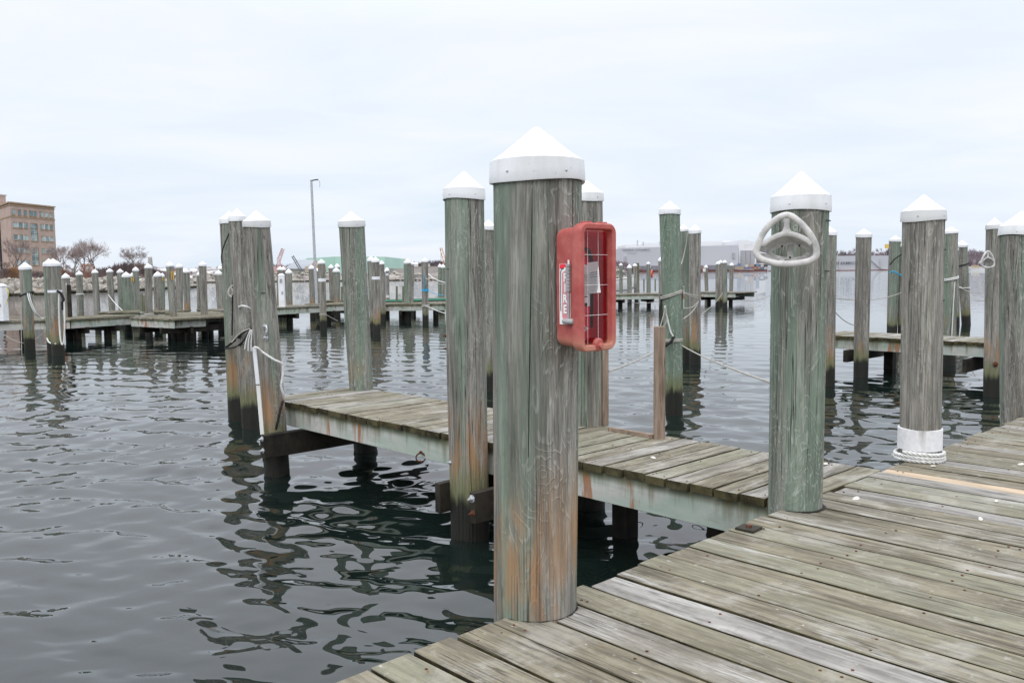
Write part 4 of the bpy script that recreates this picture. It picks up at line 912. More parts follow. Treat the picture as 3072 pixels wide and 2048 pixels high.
rope([(3.388, 17.000, 0.736), (3.959, 19.000, 0.673), (4.468, 20.700, 0.733), (3.959, 19.000, 0.568), (3.174, 16.000, 0.588)], .010, M_ROPE, 'slack double line dipping between the green and the grey piling', smoothn=5)
rope([(4.247, 21.000, 2.389), (4.228, 21.000, 2.150), (4.167, 21.000, 1.848), (4.086, 20.900, 1.618)], .014, M_ROPE, 'pale line hanging from the cap of the pair behind the green piling', smoothn=5)
standing_board((2.745, 13.900, 1.001), .37, .07, .03, 'weathered grey board tied upright to the right of the green piling', M_FASCIA, .2, z0=.86)
standing_board((2.408, 13.900, 0.823), .48, .09, .03, 'dark grey board tied upright to the left of the green piling', M_WET, .2, z0=.62)
# second finger pier ropes
wrap('r_mid', 1.22, .014, 2.1, M_ROPEW, 'white rope turns on the green brown piling beyond the second finger pier', tilt=.03)
rope([(10.210, 20.000, 1.144), (10.196, 20.000, 0.622), (10.179, 20.000, -0.093)], .010, M_ROPEW, 'white line hanging straight down to the second finger pier', smoothn=4)
wrap('r_lean', 0.66, .018, 1.6, M_ROPEW, 'white rope turn on the far piling that leans right')
wrap('r_lean', 1.58, .02, 1.3, M_BLACK, 'dark rope turn high on the far piling that leans right', tilt=.05)
rope(sag((17.951, 34.000, 0.446), (10.936, 20.000, 0.716), .1), .011, M_ROPE, 'thin line from the right leaning piling to the grey piling', 'mooring_line')
rope(sag((17.462, 34.000, 0.774), (12.024, 22.000, 0.825), .1), .009, M_ROPE, 'upper thin line crossing to the grey piling near the right edge', 'mooring_line')
rope([(12.506, 28.750, 1.568), (12.645, 28.700, 1.767), (12.921, 28.750, 1.937)], .022, M_BLACK, 'black rope spiralling up the slim olive piling', smoothn=4)
rope([(12.513, 28.750, 1.295), (12.598, 28.700, 1.366), (12.926, 28.750, 1.205)], .022, M_BLUE, 'blue rope on the slim olive piling', smoothn=4)
rope(sag((6.357, 17.000, 0.904), (12.603, 28.000, 0.695), .12), .010, M_ROPE, 'long slack line behind the second finger pier', 'mooring_line')
rope(sag((6.346, 17.000, 0.639), (7.142, 18.000, 0.304), .05), .009, M_ROPE, 'short line from the outer left piling down to the second finger pier', 'mooring_line')
# far right dock lines
rope(sag((14.407, 58.000, -0.203), (17.048, 57.000, -0.229), .42), .018, M_ROPE, 'sagging line between the far cluster and the leaning distant piling', 'mooring_line')
rope(sag((7.346, 60.000, -0.400), (7.996, 47.000, -0.198), .25), .018, M_ROPE, 'sagging line under the small white boat', 'mooring_line')
rope(sag((4.588, 21.000, 0.404), (12.168, 50.000, 0.135), .1), .009, M_ROPE, 'faint line running back to the distant cluster', 'mooring_line')
# middle group ropes
rope([(-7.751, 34.900, -0.183), (-7.566, 34.900, -0.176), (-7.466, 35.000, -0.218), (-7.447, 36.000, -0.396), (-7.434, 37.000, -0.562)], .018, M_ROPE, 'pale rope round the leaning banded piling near the light pole', smoothn=4)
def band(key, z, hh, mat, label):
    c, pr = pile_at(key, z); m = MB(); m.lathe([(pr*1.02, -hh/2), (pr*1.06, -hh/2), (pr*1.06, hh/2), (pr*1.02, hh/2)], 20, cap1=False); return tag(m.build('band', mat, None, smooth=False, loc=c), label, 'band')
band('M6', (-7.691, 35.160, 1.204)[2], .13, M_WHITE, 'white band round the leaning piling near the light pole')
band('M11', (-5.073, 32.400, 1.278)[2], .11, M_WHITE, 'white band round the front piling of the far pair')
band('L2b', (-13.026, 24.700, 1.043)[2], .07, M_WHITE, 'flat white strap round the roped left pair')
band('M16', (-3.919, 39.300, 0.673)[2], .12, M_BLUE, 'bright blue rope band on the far piling')
wrap('M16', (-3.932, 39.300, -0.056)[2], .022, 2, M_ROPE, 'pale rope turns low on the blue roped piling')
rope([(-3.853, 38.900, -0.041), (-3.574, 38.000, -0.064), (-3.081, 36.000, -0.129), (-2.536, 34.000, -0.162)], .016, M_ROPEW, 'white mooring line curving from the blue roped piling to the right', smoothn=4)
rope(sag((-3.733, 39.000, 0.658), (-2.673, 36.000, 0.535), .08), .014, M_BLUE, 'thin blue line trailing right from the blue band')
rope([(-3.946, 39.100, 1.381), (-3.931, 39.100, 1.088), (-3.917, 39.100, 0.775)], .018, M_BLUE, 'blue strand hanging above the blue band', smoothn=3)
rope(sag((-3.720, 39.000, 1.399), (-2.236, 30.000, 1.117), .08), .016, M_ROPEW, 'upper pale line from the blue roped piling towards the near piling', 'mooring_line')
rope(sag((-3.841, 39.000, 1.225), (-2.236, 30.000, 1.072), .1), .012, M_ROPE, 'lower pale line from the blue roped piling towards the near piling', 'mooring_line')
# left group ropes
wrap('L1', (-15.096, 27.000, 0.914)[2], .02, 1.2, M_BLACK, 'black rope collar on the leftmost water piling', tilt=.06)
rope([(-14.942, 26.800, 0.958), (-14.861, 26.750, 0.704), (-14.758, 26.800, 0.379), (-14.635, 27.000, 0.164), (-14.186, 26.500, 0.281)], .018, M_ROPEW, 'thick white rope swinging from the leftmost piling to its right', smoothn=5)
rope([(-14.888, 26.800, 0.958), (-14.819, 26.750, 0.731), (-14.718, 26.800, 0.378), (-14.662, 27.000, 0.178)], .014, M_ROPEW, 'second strand of white rope on the leftmost piling', smoothn=5)
rope([(-12.791, 24.550, 1.057), (-12.790, 24.500, 0.665), (-12.805, 24.500, 0.111), (-12.767, 24.450, -0.294), (-12.731, 24.450, -0.455), (-12.677, 24.450, -0.344), (-12.635, 24.450, 0.051), (-12.638, 24.500, 0.664), (-12.658, 24.500, 0.885)], .020, M_ROPEW, 'long white rope loop hanging down the front of the roped left pair', smoothn=5)
rope([(-12.821, 24.500, 1.058), (-12.715, 24.500, 0.984), (-12.650, 24.500, 0.811), (-12.692, 24.500, 0.701), (-12.677, 24.500, 0.516)], .035, M_BLACK, 'dark knotted rope at the top of the long white loop', smoothn=4)
rope([(-13.498, 25.100, -0.325), (-13.399, 25.000, -0.419), (-13.248, 24.900, -0.463), (-12.936, 24.500, -0.432)], .020, M_ROPEW, 'white rope ring low on the roped left pair', smoothn=4)
rope(sag((-16.314, 28.000, 0.182), (-14.992, 28.000, 0.169), .02), .010, M_ROPE, 'straight thin line above the left dock deck', 'mooring_line')
rope(sag((-15.844, 27.000, -0.328), (-15.002, 27.000, -0.595), .10), .010, M_ROPE, 'slack line drooping below the left dock to the leftmost piling', 'mooring_line')
rope(sag((-14.915, 27.000, -0.487), (-14.532, 27.000, -0.190), .04), .010, M_ROPE, 'line rising right from the foot of the leftmost piling', 'mooring_line')
rope([(-15.031, 26.600, 0.711), (-15.081, 26.600, -0.198), (-15.107, 26.600, -0.897)], .012, M_ROPE, 'thin line hanging into the water left of the leftmost piling', smoothn=3)
rope(sag((-17.554, 37.800, 0.627), (-16.235, 36.300, -0.055), .05), .016, M_ROPEW, 'slanting white line on the left far dock', 'mooring_line')
wrap('L11', (-13.554, 32.400, -0.043)[2], .025, 3, M_ROPE, 'rope turns at deck level on the grey water piling of the left far dock')
wrap('L4', (-18.885, 38.000, 0.653)[2], .014, 2, M_ROPEW, 'thin white turns on the first small piling of the left far dock')
rope([(-18.032, 37.600, 0.919), (-18.020, 37.600, 0.392), (-17.993, 37.600, -0.213)], .010, M_GREY, 'wire hanging down the front of the second small left dock piling', smoothn=3)
rope([(-15.883, 31.000, 1.217), (-15.852, 31.000, 0.596), (-15.794, 31.000, -0.106), (-15.791, 31.000, -0.340)], .014, M_ROPEW, 'white line down the short piling with the side board', smoothn=3)
# yellow number tags on three pilings (digits stacked)
M_YEL = simple('yellow_tag', (.72, .42, .04), .5, .08, 20)
def number_tag(px, w, h, label, digits):
    m = MB(); m.box((0, 0, 0), (w, .01, h)); o = tag(m.build('number_tag', M_YEL, None, loc=px), label, 'tag', 'yellow number tags')
    for k, ch in enumerate(digits): link('lettering', text_mesh(ch, h/len(digits)*1.15, .002, .004), M_INK, o, (0, -.007, h/2-h/len(digits)*(k+.5)))
number_tag((-11.924, 30.580, 1.460), .085, .30, 'large yellow tag with stacked digits on the leaning piling', '3669')
number_tag((-17.386, 39.900, 1.266), .10, .19, 'small yellow tag on the slim piling by the pale green one', '36')
number_tag((-15.948, 39.700, 1.275), .09, .17, 'small yellow tag on the slim piling behind the broad short one', '36')
# ------------------------------------------------------------------ far docks
def far_dock(A, B, width, label, piles=3, fas=.27, mat=None, zoff=0):
    A, B = Vector(A), Vector(B); d = (B-A).normalized(); q = Vector((-d.y, d.x, 0)); L = (B-A).length; rz = math.atan2(d.y, d.x)
    o = empty('far_dock', A+Vector((0, 0, zoff)), rz, label, 'dock', 'docks across the basin'); rr = random.Random(int(L*10))
    m = MB(); x = 0
    while x < L:
        m.box((x+.095, width/2+rr.uniform(-.02, .02), -.03+rr.uniform(-.004, .004)), (.188, width, .056)); x += .2
    tag(m.build('deck_boards', M_PLANK, o), kind='stuff')
    for y in (.06, width-.06):
        k = max(1, int(L/5)); 
        for i in range(k):
            m = MB(); m.box((0, 0, 0), (L/k-.02, .05, fas)); m.build('fascia', M_FASCIA, o, loc=(L/k*(i+.5), y, -.062-fas/2+rr.uniform(-.01, .01)))
    for i in range(piles):
        x = L*(i+.5)/piles
        m = MB(); m.box((0, 0, 0), (.10, width+.1, .22)); m.build('cross_beam', M_WET, o, loc=(x, width/2, -.43))
        for y in (width*.35,):
            m = MB(); m.lathe([(.13, -1.4), (.13, -.33)], 10); m.build('support_post', M_WET, o, smooth=True, loc=(x, y, 0))
    return o
far_dock((-17.909, 28.601, 0.000), (-15.153, 29.687, 0.000), 1.6, 'left end stretch of the far dock behind the two roped pilings', 3)
far_dock((-15.180, 29.827, 0.000), (-14.028, 31.962, 0.000), 1.6, 'stretch of far dock between the roped pilings and the pale green one', 2)
far_dock((-13.521, 30.660, 0.000), (-11.434, 29.181, 0.000), 3.4, 'wide platform of the left far dock below the broad short piling', 2)
far_dock((-11.492, 29.596, 0.000), (-10.735, 30.450, 0.000), 2.2, 'outer corner platform of the left far dock by the tall corner piling', 1)
far_dock((-16.832, 35.259, 0.000), (-13.721, 35.005, 0.000), 1.6, 'rear walkway of the left far dock', 1)
far_dock((-12.282, 32.272, 0.000), (-10.951, 33.359, 0.000), 2.0, 'right arm of the left far dock reaching the leaning trio', 2)
far_dock((-12.062, 35.826, 0.000), (-8.834, 40.056, 0.000), 1.7, 'middle stretch of far dock under the light pole', 2)
far_dock((-9.032, 41.149, 0.000), (-7.000, 42.882, 0.000), 1.7, 'far dock stretch behind the leaning green piling', 2)
far_dock((-10.423, 46.656, 0.000), (-7.295, 46.127, 0.000), 1.6, 'rear far dock stretch right of the light pole', 2)
far_dock((-6.069, 40.952, 0.000), (-2.797, 41.223, 0.000), 2.0, 'far dock stretch by the blue roped piling', 2)
gd = far_dock((-6.860, 46.005, 0.000), (-3.293, 48.592, 0.000), 1.6, 'rear dock with a green painted edge behind the blue roped piling', 1)
m = MB(); L = (Vector((-3.293, 48.592, 0.000))-Vector((-6.860, 46.005, 0.000))).length; m.box((L/2, -.01, -.02), (L, .03, .09)); m.build('green_edge', simple('green_edge_paint', (.08, .35, .24), .6), gd)
far_dock((4.131, 53.117, 0.000), (11.623, 54.505, 0.000), 2.2, 'distant dock under the small white boat', 4)
far_dock((11.973, 57.781, 0.000), (14.201, 55.172, 0.000), 2.2, 'outer end of the distant dock by the cluster of four', 2)
# thin posts standing on the far docks
TP = [(325, 674, 716, 33.5), (331, 678, 716, 33.5), (785, 658, 694, 44), (911.3, 657, 694, 43), (926, 657, 696, 43), (1466, 641, 669, 63), (1479, 641, 669, 63), (1505, 641, 667, 63)]
TPW = [((-14.312, 33.500, 0.008), (-14.279, 33.500, 0.765)), ((-14.211, 33.500, 0.007), (-14.181, 33.500, 0.696)), ((-8.619, 44.000, -0.070), (-8.597, 44.000, 0.790)), ((-5.697, 43.000, -0.060), (-5.679, 43.000, 0.802)), ((-5.380, 43.000, -0.106), (-5.362, 43.000, 0.799)), ((9.199, 63.000, -0.162), (9.197, 63.000, 0.815)), ((9.610, 63.000, -0.166), (9.607, 63.000, 0.811)), ((10.431, 63.000, -0.111), (10.428, 63.000, 0.804))]
TL = ['left of two thin posts on the left far dock platform', 'right of two thin posts on the left far dock platform', 'lone thin post just left of the leaning green piling', 'lone thin post right of the short rusty piling', 'thin post touching the pale green far piling', 'thin post on the distant dock right of the boat bow', 'second thin post right of the boat bow, before the dark green piling', 'thin post on the distant dock left of the bright green piling']
for (a, b), lb in zip(TPW, TL):
    m = MB(); w = .09; m.beam((0, 0, 0), Vector(b)-Vector(a), w, w, (0, 1, 0)); tag(m.build('thin_post', M_FASCIA, None, loc=a), lb, 'post', 'thin posts on the far docks')
# wooden square post behind the boat bow
m = MB(); m.beam((0, 0, 0), Vector((9.316, 64.500, 1.991))-Vector((9.355, 64.500, -0.783)), .30, .2, (0, 1, 0)); tag(m.build('square_post', M_FASCIA, None, loc=(9.355, 64.500, -0.783)), 'flat topped square post behind the distant piling at the boat bow', 'post')
# board at side of the short left piling and at L7
standing_board((-15.798, 31.000, 0.440), 1.7, .05, .14, 'brown board fixed to the short piling right of the roped left pair', M_WET, 0, z0=-.55)
# power pedestals
def pedestal(p, w, h, label, name='power_pedestal'):
    o = empty(name, p, 0, label, 'pedestal', 'white power pedestals'); m = MB()
    m.loft([rrect_h(w*s, w*.8*s, z) for s, z in ((1, 0), (1, h*.66), (1.02, h*.67), (.93, h*.92))]); m.build('cabinet', M_WHITE, o)
    m = MB(); m.loft([rrect_h(w*s, w*.8*s, z) for s, z in ((1.0, h*.92), (1.05, h*.925), (1.0, h*.95), (.45, h))]); m.build('roof_cap', M_WHITE, o)
    m = MB(); m.box((w*.18, -w*.41, h*.42), (w*.3, .02, h*.08)); m.build('socket_cover', M_GREY, o)
    m = MB(); m.box((0, -w*.41, h*.78), (w*.45, .02, h*.12)); m.build('meter_window', M_GREY, o); return o
def rrect_h(w, d, z): return [(w/2, d/2, z), (-w/2, d/2, z), (-w/2, -d/2, z), (w/2, -d/2, z)]
pedestal((-17.088, 28.966, 0.000), .38, 1.24, 'white power pedestal cut by the left edge of the photo')
m = MB(); hp = (-16.032, 27.600, 1.059)
rope([(-16.058, 27.600, 1.087), (-15.942, 27.500, 1.019), (-15.937, 27.500, 0.854), (-16.038, 27.600, 0.713), (-16.066, 27.600, 0.575)], .014, simple('yellow_hose', (.6, .5, .08), .5), 'yellow hose looped on the left edge pedestal', 'hose', 'hose', smoothn=4)
pedestal((-10.229, 38.672, 0.000), .25, 1.48, 'tall white power pedestal on the middle far dock')
# thin white pole with brackets
wpA, wpB = Vector((-6.849, 47.043, 0.000)), Vector((-6.623, 45.400, 1.563))
m = MB(); m.tube([(0, 0, 0), wpB-wpA], .07, 8); wpo = tag(m.build('white_pole', M_WHITE, None, loc=wpA), 'thin white pole between the far pair and the short rusty piling', 'pole')
for f in (.12, .88):
    m = MB(); m.box((wpB-wpA)*f+Vector((.1, 0, 0)), (.2, .1, .12)); m.build('bracket', M_WHITE, wpo)
# tall light pole
lpA, lpB = Vector((-9.523, 42.373, 0.000)), Vector((-9.619, 42.500, 5.923)); lpB.y = lpA.y
lp = tag(empty('light_pole', lpA), 'tall thin grey light pole with a short arm rising above the far dock', 'light pole')
m = MB(); m.tube([(0, 0, 0), lpB-lpA], [.075, .055], 10); m.build('pole', M_GALV, lp, smooth=True)
m = MB(); m.beam(lpB-lpA-Vector((.05, 0, 0)), lpB-lpA+Vector((.33, 0, .06)), .05, .05); m.build('arm', M_BLACK, lp)
m = MB(); m.tube(smooth_line([lpB-lpA+Vector((.3, 0, .05)), lpB-lpA+Vector((.38, 0, -.02)), lpB-lpA+Vector((.41, 0, -.14)), lpB-lpA+Vector((.39, 0, -.3))], 4), .012, 6); m.build('dangling_wire', M_GREY, lp)
# small sign and life ring on the distant dock
m = MB(); m.box((0, 0, 0), (.20, .02, .26)); sg = tag(m.build('small_sign', M_PAPER, None, loc=(15.305, 69.000, 1.424)), 'small square white sign on the distant piling at the dock end', 'sign')
for k in range(4):
    q = MB(); q.box((0, -.012, .08-.05*k), (.14, .004, .012)); q.build('printed_line', M_GREY, sg)
m = MB(); m.tube([(.2*math.cos(a), 0, .26*math.sin(a)) for a in [2*math.pi*k/20 for k in range(20)]], .06, 8, closed=True)
tag(m.build('life_ring', simple('orange_life_ring', (.75, .10, .05), .5), None, smooth=True, loc=(10.998, 68.000, 1.158), rot=(0, 0, R(70))), 'orange life ring hanging beside the dark green distant piling', 'life ring')
# small white boat
bt = empty('small_boat', (6.511, 63.300, -0.271), 0, 'small white open boat moored at the distant dock, bow to the right', 'boat'); bt.location.z = WZ
bt.location.z = -.10
M_HULL = simple('white_gelcoat', (.82, .82, .80), .25, .04, 2)
sec = [(-2.3, .85, .0, .80), (-1, .95, .0, .82), (.3, .92, .0, .86), (1.3, .70, .02, .94), (2.0, .38, .08, 1.06), (2.4, .05, .25, 1.2)]
m = MB(); m.loft([[(x, -w, zt), (x, -w*.96, zt*.55+zb_*.4), (x, -w*.7, zb_+.1), (x, 0, zb_), (x, w*.7, zb_+.1), (x, w*.96, zt*.55+zb_*.4), (x, w, zt), (x, w*.86, zt+.01), (x, w*.8, zt*.5), (x, 0, zt*.45), (x, -w*.8, zt*.5), (x, -w*.86, zt+.01)] for x, w, zb_, zt in sec]); m.build('hull', M_HULL, bt, smooth=True)
m = MB(); m.tube([(x, -w*1.0-.01, zt*.97) for x, w, zb_, zt in sec], .03, 6); m.build('rub_rail', M_GREY, bt, smooth=True)
m = MB(); m.box((-.3, 0, 1.0), (.6, .5, .7)); m.build('console', M_HULL, bt, bevel=.03)

# ------------------------------------------------------------------ left bank: riprap, grass, snow, office building, bare trees
def mat_stone():
    t = NT('pale_granite'); v = t.shifted(); a = t.noise(v, 2.2, 5, .65); r = t.rnd()
    col = t.mix(t.step(a, .3, .7), (.20, .185, .16), (.46, .43, .38)); col = t.mix(t.math('MULTIPLY', r, .6), col, (.30, .27, .23))
    z = t.sepz(t.n('ShaderNodeNewGeometry').outputs['Position'])[2]
    col = t.mix(t.math('SUBTRACT', 1, t.step(t.math('ADD', z, t.math('MULTIPLY', a, .25)), -.55, -.2)), col, (.035, .03, .018))
    t.fin(col, .92, .2); return t.m
M_STONE = mat_stone()
M_GRASS = simple('dormant_grass', (.25, .19, .12), .95, .3, .5, .1)
M_SNOW = simple('old_snow', (.80, .82, .86), .7, .08, 1)
bank_px = [(-54.528, 72.181, -0.800), (-56.731, 82.227, -0.800), (-57.830, 91.133, -0.800), (-57.781, 99.405, -0.800), (-55.889, 103.673, -0.800), (-56.839, 112.019, -0.800), (-53.500, 117.011, -0.800), (-53.754, 126.910, -0.800), (-54.284, 135.729, -0.800), (-53.065, 140.249, -0.800), (-53.092, 145.734, -0.800)]                 # shore line at the water, near left to far right
m = MB(); top = []
nb = len(bank_px)
def sm(f): return f*f*(3-2*f)
L0 = [Vector(p) for p in bank_px]
def back(p, d, z): return Vector((p.x-d*.55, p.y+d*.84, z))
rows = [[Vector((p.x, p.y, WZ-.3)) for p in L0], [back(p, 1.2, -.1) for p in L0], [back(p, 3.2, .55+.35*noise.noise(p*.05)) for p in L0], [back(p, 12, .75) for p in L0], [back(p, 60, .9) for p in L0], [back(p, 320, 1.0) for p in L0]]
for i in range(nb-1):
    if i >= nb-3:
        for rw in rows[2:]: pass
m.loft(rows, False, False, closed=False); tag(m.build('left_bank', M_GRASS), kind='structure')
# boulders
rip = empty('riprap', L0[0], 0, 'sloping shore of pale boulders below the office building', 'riprap'); rr = random.Random(11); rocks = []
for k in range(7):
    m = MB(); bm = bmesh.new(); bmesh.ops.create_icosphere(bm, subdivisions=1, radius=.5)
    sv = Vector((rr.uniform(0, 50), 0, 0)); 
    for v in bm.verts:
        v.co *= 1+.55*noise.noise(v.co*1.7+sv); v.co.z *= .72; v.co.x *= 1.15
    me = bpy.data.meshes.new('boulder'); bm.to_mesh(me); bm.free(); me.materials.append(M_STONE); rocks.append(me)
seg = [0]
for i in range(1, nb): seg.append(seg[-1]+(L0[i]-L0[i-1]).length)
def along(s):
    for i in range(1, nb):
        if s <= seg[i]: return L0[i-1].lerp(L0[i], (s-seg[i-1])/(seg[i]-seg[i-1]))
    return L0[-1]
cnt = 0; vis0 = 12.0
for row in range(5):
    s = vis0
    while s < seg[-1]-.3 and cnt < 295:
        sz = rr.uniform(.75, 1.25)*(1.0 if row else 1.15); p = along(s); q = back(p, .15+row*.72+rr.uniform(-.2, .2), 0)
        zz = WZ+.05+row*.36+rr.uniform(-.1, .12); o = link('boulder', rocks[rr.randrange(7)], None, rip, (q.x-L0[0].x, q.y-L0[0].y, zz-L0[0].z), (rr.uniform(0, 6), rr.uniform(0, 6), rr.uniform(0, 6))); o.scale = (sz, sz, sz)
        s += sz*.98; cnt += 1
m = MB()                                                    # the rest of the boulders: small ones in the gaps and outside the view
for k in range(900):
    s = rr.uniform(0, seg[-1]-.2); row = rr.uniform(-.3, 5.2); p = along(s); q = back(p, .2+row*.7, WZ+row*.36); b0 = len(m.v); sz = rr.uniform(.2, .42)
    for dx, dy, dz in ((1, 0, 0), (-.4, .8, 0), (-.5, -.8, .1), (.1, .1, .8), (0, 0, -.7)): m.v.append(q-L0[0]+Vector((dx*sz, dy*sz*rr.uniform(.7, 1.2), dz*sz*rr.uniform(.6, 1.1))))
    for f in ((0, 1, 3), (1, 2, 3), (2, 0, 3), (1, 0, 4), (2, 1, 4), (0, 2, 4)): m.f.append([b0+i for i in f])
tag(m.build('small_boulders', M_STONE, rip), kind='stuff')
# snow strips left on the bank
for (s, w, d, dd) in ((14, 6, 1.2, 3.9), (23, 5, 1.1, 4.1), (31, 7, 1.3, 4.3), (44, 4, 1.0, 4.2), (52, 5, .9, 4.4), (60, 4, 1.0, 4.0)):
    p = back(along(s), dd, .80); m = MB(); k = 14; pts = [(w/2*math.cos(2*math.pi*i/k)*rr.uniform(.8, 1.1), d/2*math.sin(2*math.pi*i/k)*rr.uniform(.7, 1.2), 0) for i in range(k)]
    lo = [(x*1.1, y*1.1, -.25) for x, y, z in pts]; m.loft([lo, [(x, y, .06) for x, y, z in pts]]); tag(m.build('snow_patch', M_SNOW, None, loc=p, rot=(0, 0, R(75))), kind='stuff')

def frame_pts(P0, P1): pass
def mat_brickwall():
    t = NT('tan_brick'); o = t.obj(); z = t.sepz(o)[2]; a = t.noise(o, .5, 4, .6); j = t.math('PINGPONG', z, .175)
    col = t.mix(t.step(a, .3, .7), (.40, .31, .265), (.48, .38, .325)); col = t.mix(t.math('MULTIPLY', t.math('SUBTRACT', 1, t.step(j, .005, .02)), .25), col, (.22, .15, .12))
    t.fin(col, .9, .2); return t.m
M_BRICK = mat_brickwall(); M_TRIM = simple('tan_stone_band', (.36, .26, .17), .9, .1)
def mat_win():
    t = NT('window_glass'); v = t.shifted(); a = t.noise(v, .35, 2, .5); t.fin(t.mix(t.step(a, .4, .6), (.12, .19, .20), (.36, .46, .45)), .08, .6); return t.m
M_WIN = mat_win(); M_MUL = simple('pale_mullion', (.52, .52, .50), .6, .05); M_DARKG = simple('dark_glass', (.04, .05, .06), .12, .2, .3)
HB = 17.6; ZB = -.1
c1 = Vector((-114.474, 200.000, -0.012)); c0_ = Vector((-112.188, 215.000, -0.228)); c2 = Vector((-123.412, 211.000, -0.070))
for q in (c1, c0_, c2): q.z = ZB
ob = empty('office_building', c1, 0, 'six storey tan brick office building at the left edge', 'building')
u = (c0_-c1); LU = u.length; ud = u.normalized(); w = (c2-c1); wd = w.normalized(); nrm = Vector((ud.y, -ud.x, 0))
if nrm.dot(-c1) < 0: nrm = -nrm
c3 = c0_+wd*30
m = MB(); zl = (-111.223, 215.000, 18.330)[2]-ZB
HB = zl
ft = [Vector((0, 0, 0)), u, u+wd*28, w.normalized()*28]
# walls as an extruded footprint, windows set in as recessed boxes proud of a darker reveal
m.loft([[p+Vector((0, 0, z)) for p in ft] for z in (0, HB)]); m.build('wall', M_BRICK, ob)
def onface(a, b, z0, z1, d0, d1, mat, nm, par=None, base=Vector((0, 0, 0)), dr=None, nr=None):
    dr = dr or ud; nr = nr or nrm; pts = []
    m = MB(); rg = []
    for d in (d0, d1): rg.append([base+dr*a+nr*d+Vector((0, 0, z0)), base+dr*b+nr*d+Vector((0, 0, z0)), base+dr*b+nr*d+Vector((0, 0, z1)), base+dr*a+nr*d+Vector((0, 0, z1))])
    m.loft(rg); return m.build(nm, mat, par or ob)
def V(v): return HB*(1-v)
for (v0, v1, d) in ((.0, .018, .35), (.03, .045, .12), (.172, .186, .10), (.862, .872, .10)):
    onface(-.1, LU+.1, V(v1), V(v0), .002, d, M_TRIM, 'cornice' if v0 < .02 else 'stone_band')
def window(a, b, v0, v1, mull=0):
    f = onface(a*LU, b*LU, V(v1), V(v0), .003, .04, M_WIN, 'window')
    onface(a*LU-.08, b*LU+.08, V(v1)-.16, V(v1), .003, .16, M_TRIM, 'sill', f)
    onface(a*LU-.06, b*LU+.06, V(v0), V(v0)+.10, .003, .14, M_TRIM, 'lintel', f)
    for k in range(mull):
        x = a+(b-a)*(k+1)/(mull+1); onface(x*LU-.05, x*LU+.05, V(v1), V(v0), .04, .09, M_MUL, 'mullion', f)
    return f
for (a, b) in ((.04, .10), (.17, .235), (.295, .36), (.65, .715), (.775, .84), (.89, .955)): window(a, b, .09, .155)
window(.42, .58, .09, .155, 1)
for v0 in (.25, .405, .565, .72):
    for g0, g1 in ((.055, .38), (.66, .955)):
        W_ = (g1-g0)
        for k in range(3):
            window(g0+W_*(k*.36), g0+W_*(k*.36+.24), v0, v0+.063)
        for k in range(2):
            onface((g0+W_*(.25+.36*k))*LU, (g0+W_*(.35+.36*k))*LU, V(v0+.063), V(v0), .003, .03, M_MUL, 'pier_panel')
for v0, v1 in ((.25, .47), (.56, .78)):
    f = window(.43, .57, v0, v1, 1)
    for k in range(1, 5):
        z = V(v0+(v1-v0)*k/5); onface(.43*LU, .57*LU, z-.05, z+.05, .04, .08, M_DARKG if k == 3 else M_MUL, 'transom', f)
    onface(.575*LU, .6*LU, V(v1), V(v0), .003, .25, M_BRICK, 'pier', f)
window(.80, .86, .91, .96)
nr2 = Vector((-wd.y, wd.x, 0)); 
if nr2.dot(-c1) < 0: nr2 = -nr2
LW = 28
for (v0, v1, d) in ((.0, .018, .35), (.03, .045, .12), (.172, .186, .10), (.862, .872, .10)): onface(-.3, 13.2, V(v1), V(v0), .002, d, M_TRIM, 'stone_band', dr=wd, nr=nr2)
onface(13.5, 27, .3, HB*.80, .01, .5, M_DARKG, 'glass_front', dr=wd, nr=nr2)
for k in range(12): onface(13.5, 27, HB*.07*(k+1), HB*.07*(k+1)+.12, .5, .56, M_MUL, 'transom', dr=wd, nr=nr2)
m = MB(); m.loft([[p+Vector((0, 0, z)) for p in (wd*13+ud*.3, wd*13+ud*2.2, wd*26+ud*2.2, wd*26+ud*.3)] for z in (HB+.01, HB+2.4)]); m.build('roof_plant_room', M_BRICK, ob)
m = MB(); m.loft([[p+Vector((0, 0, z)) for p in (wd*12.7+ud*.1, wd*12.7+ud*2.5, wd*26.4+ud*2.5, wd*26.4+ud*.1)] for z in (HB+2.41, HB+2.7)]); m.build('roof_slab', M_MUL, ob)

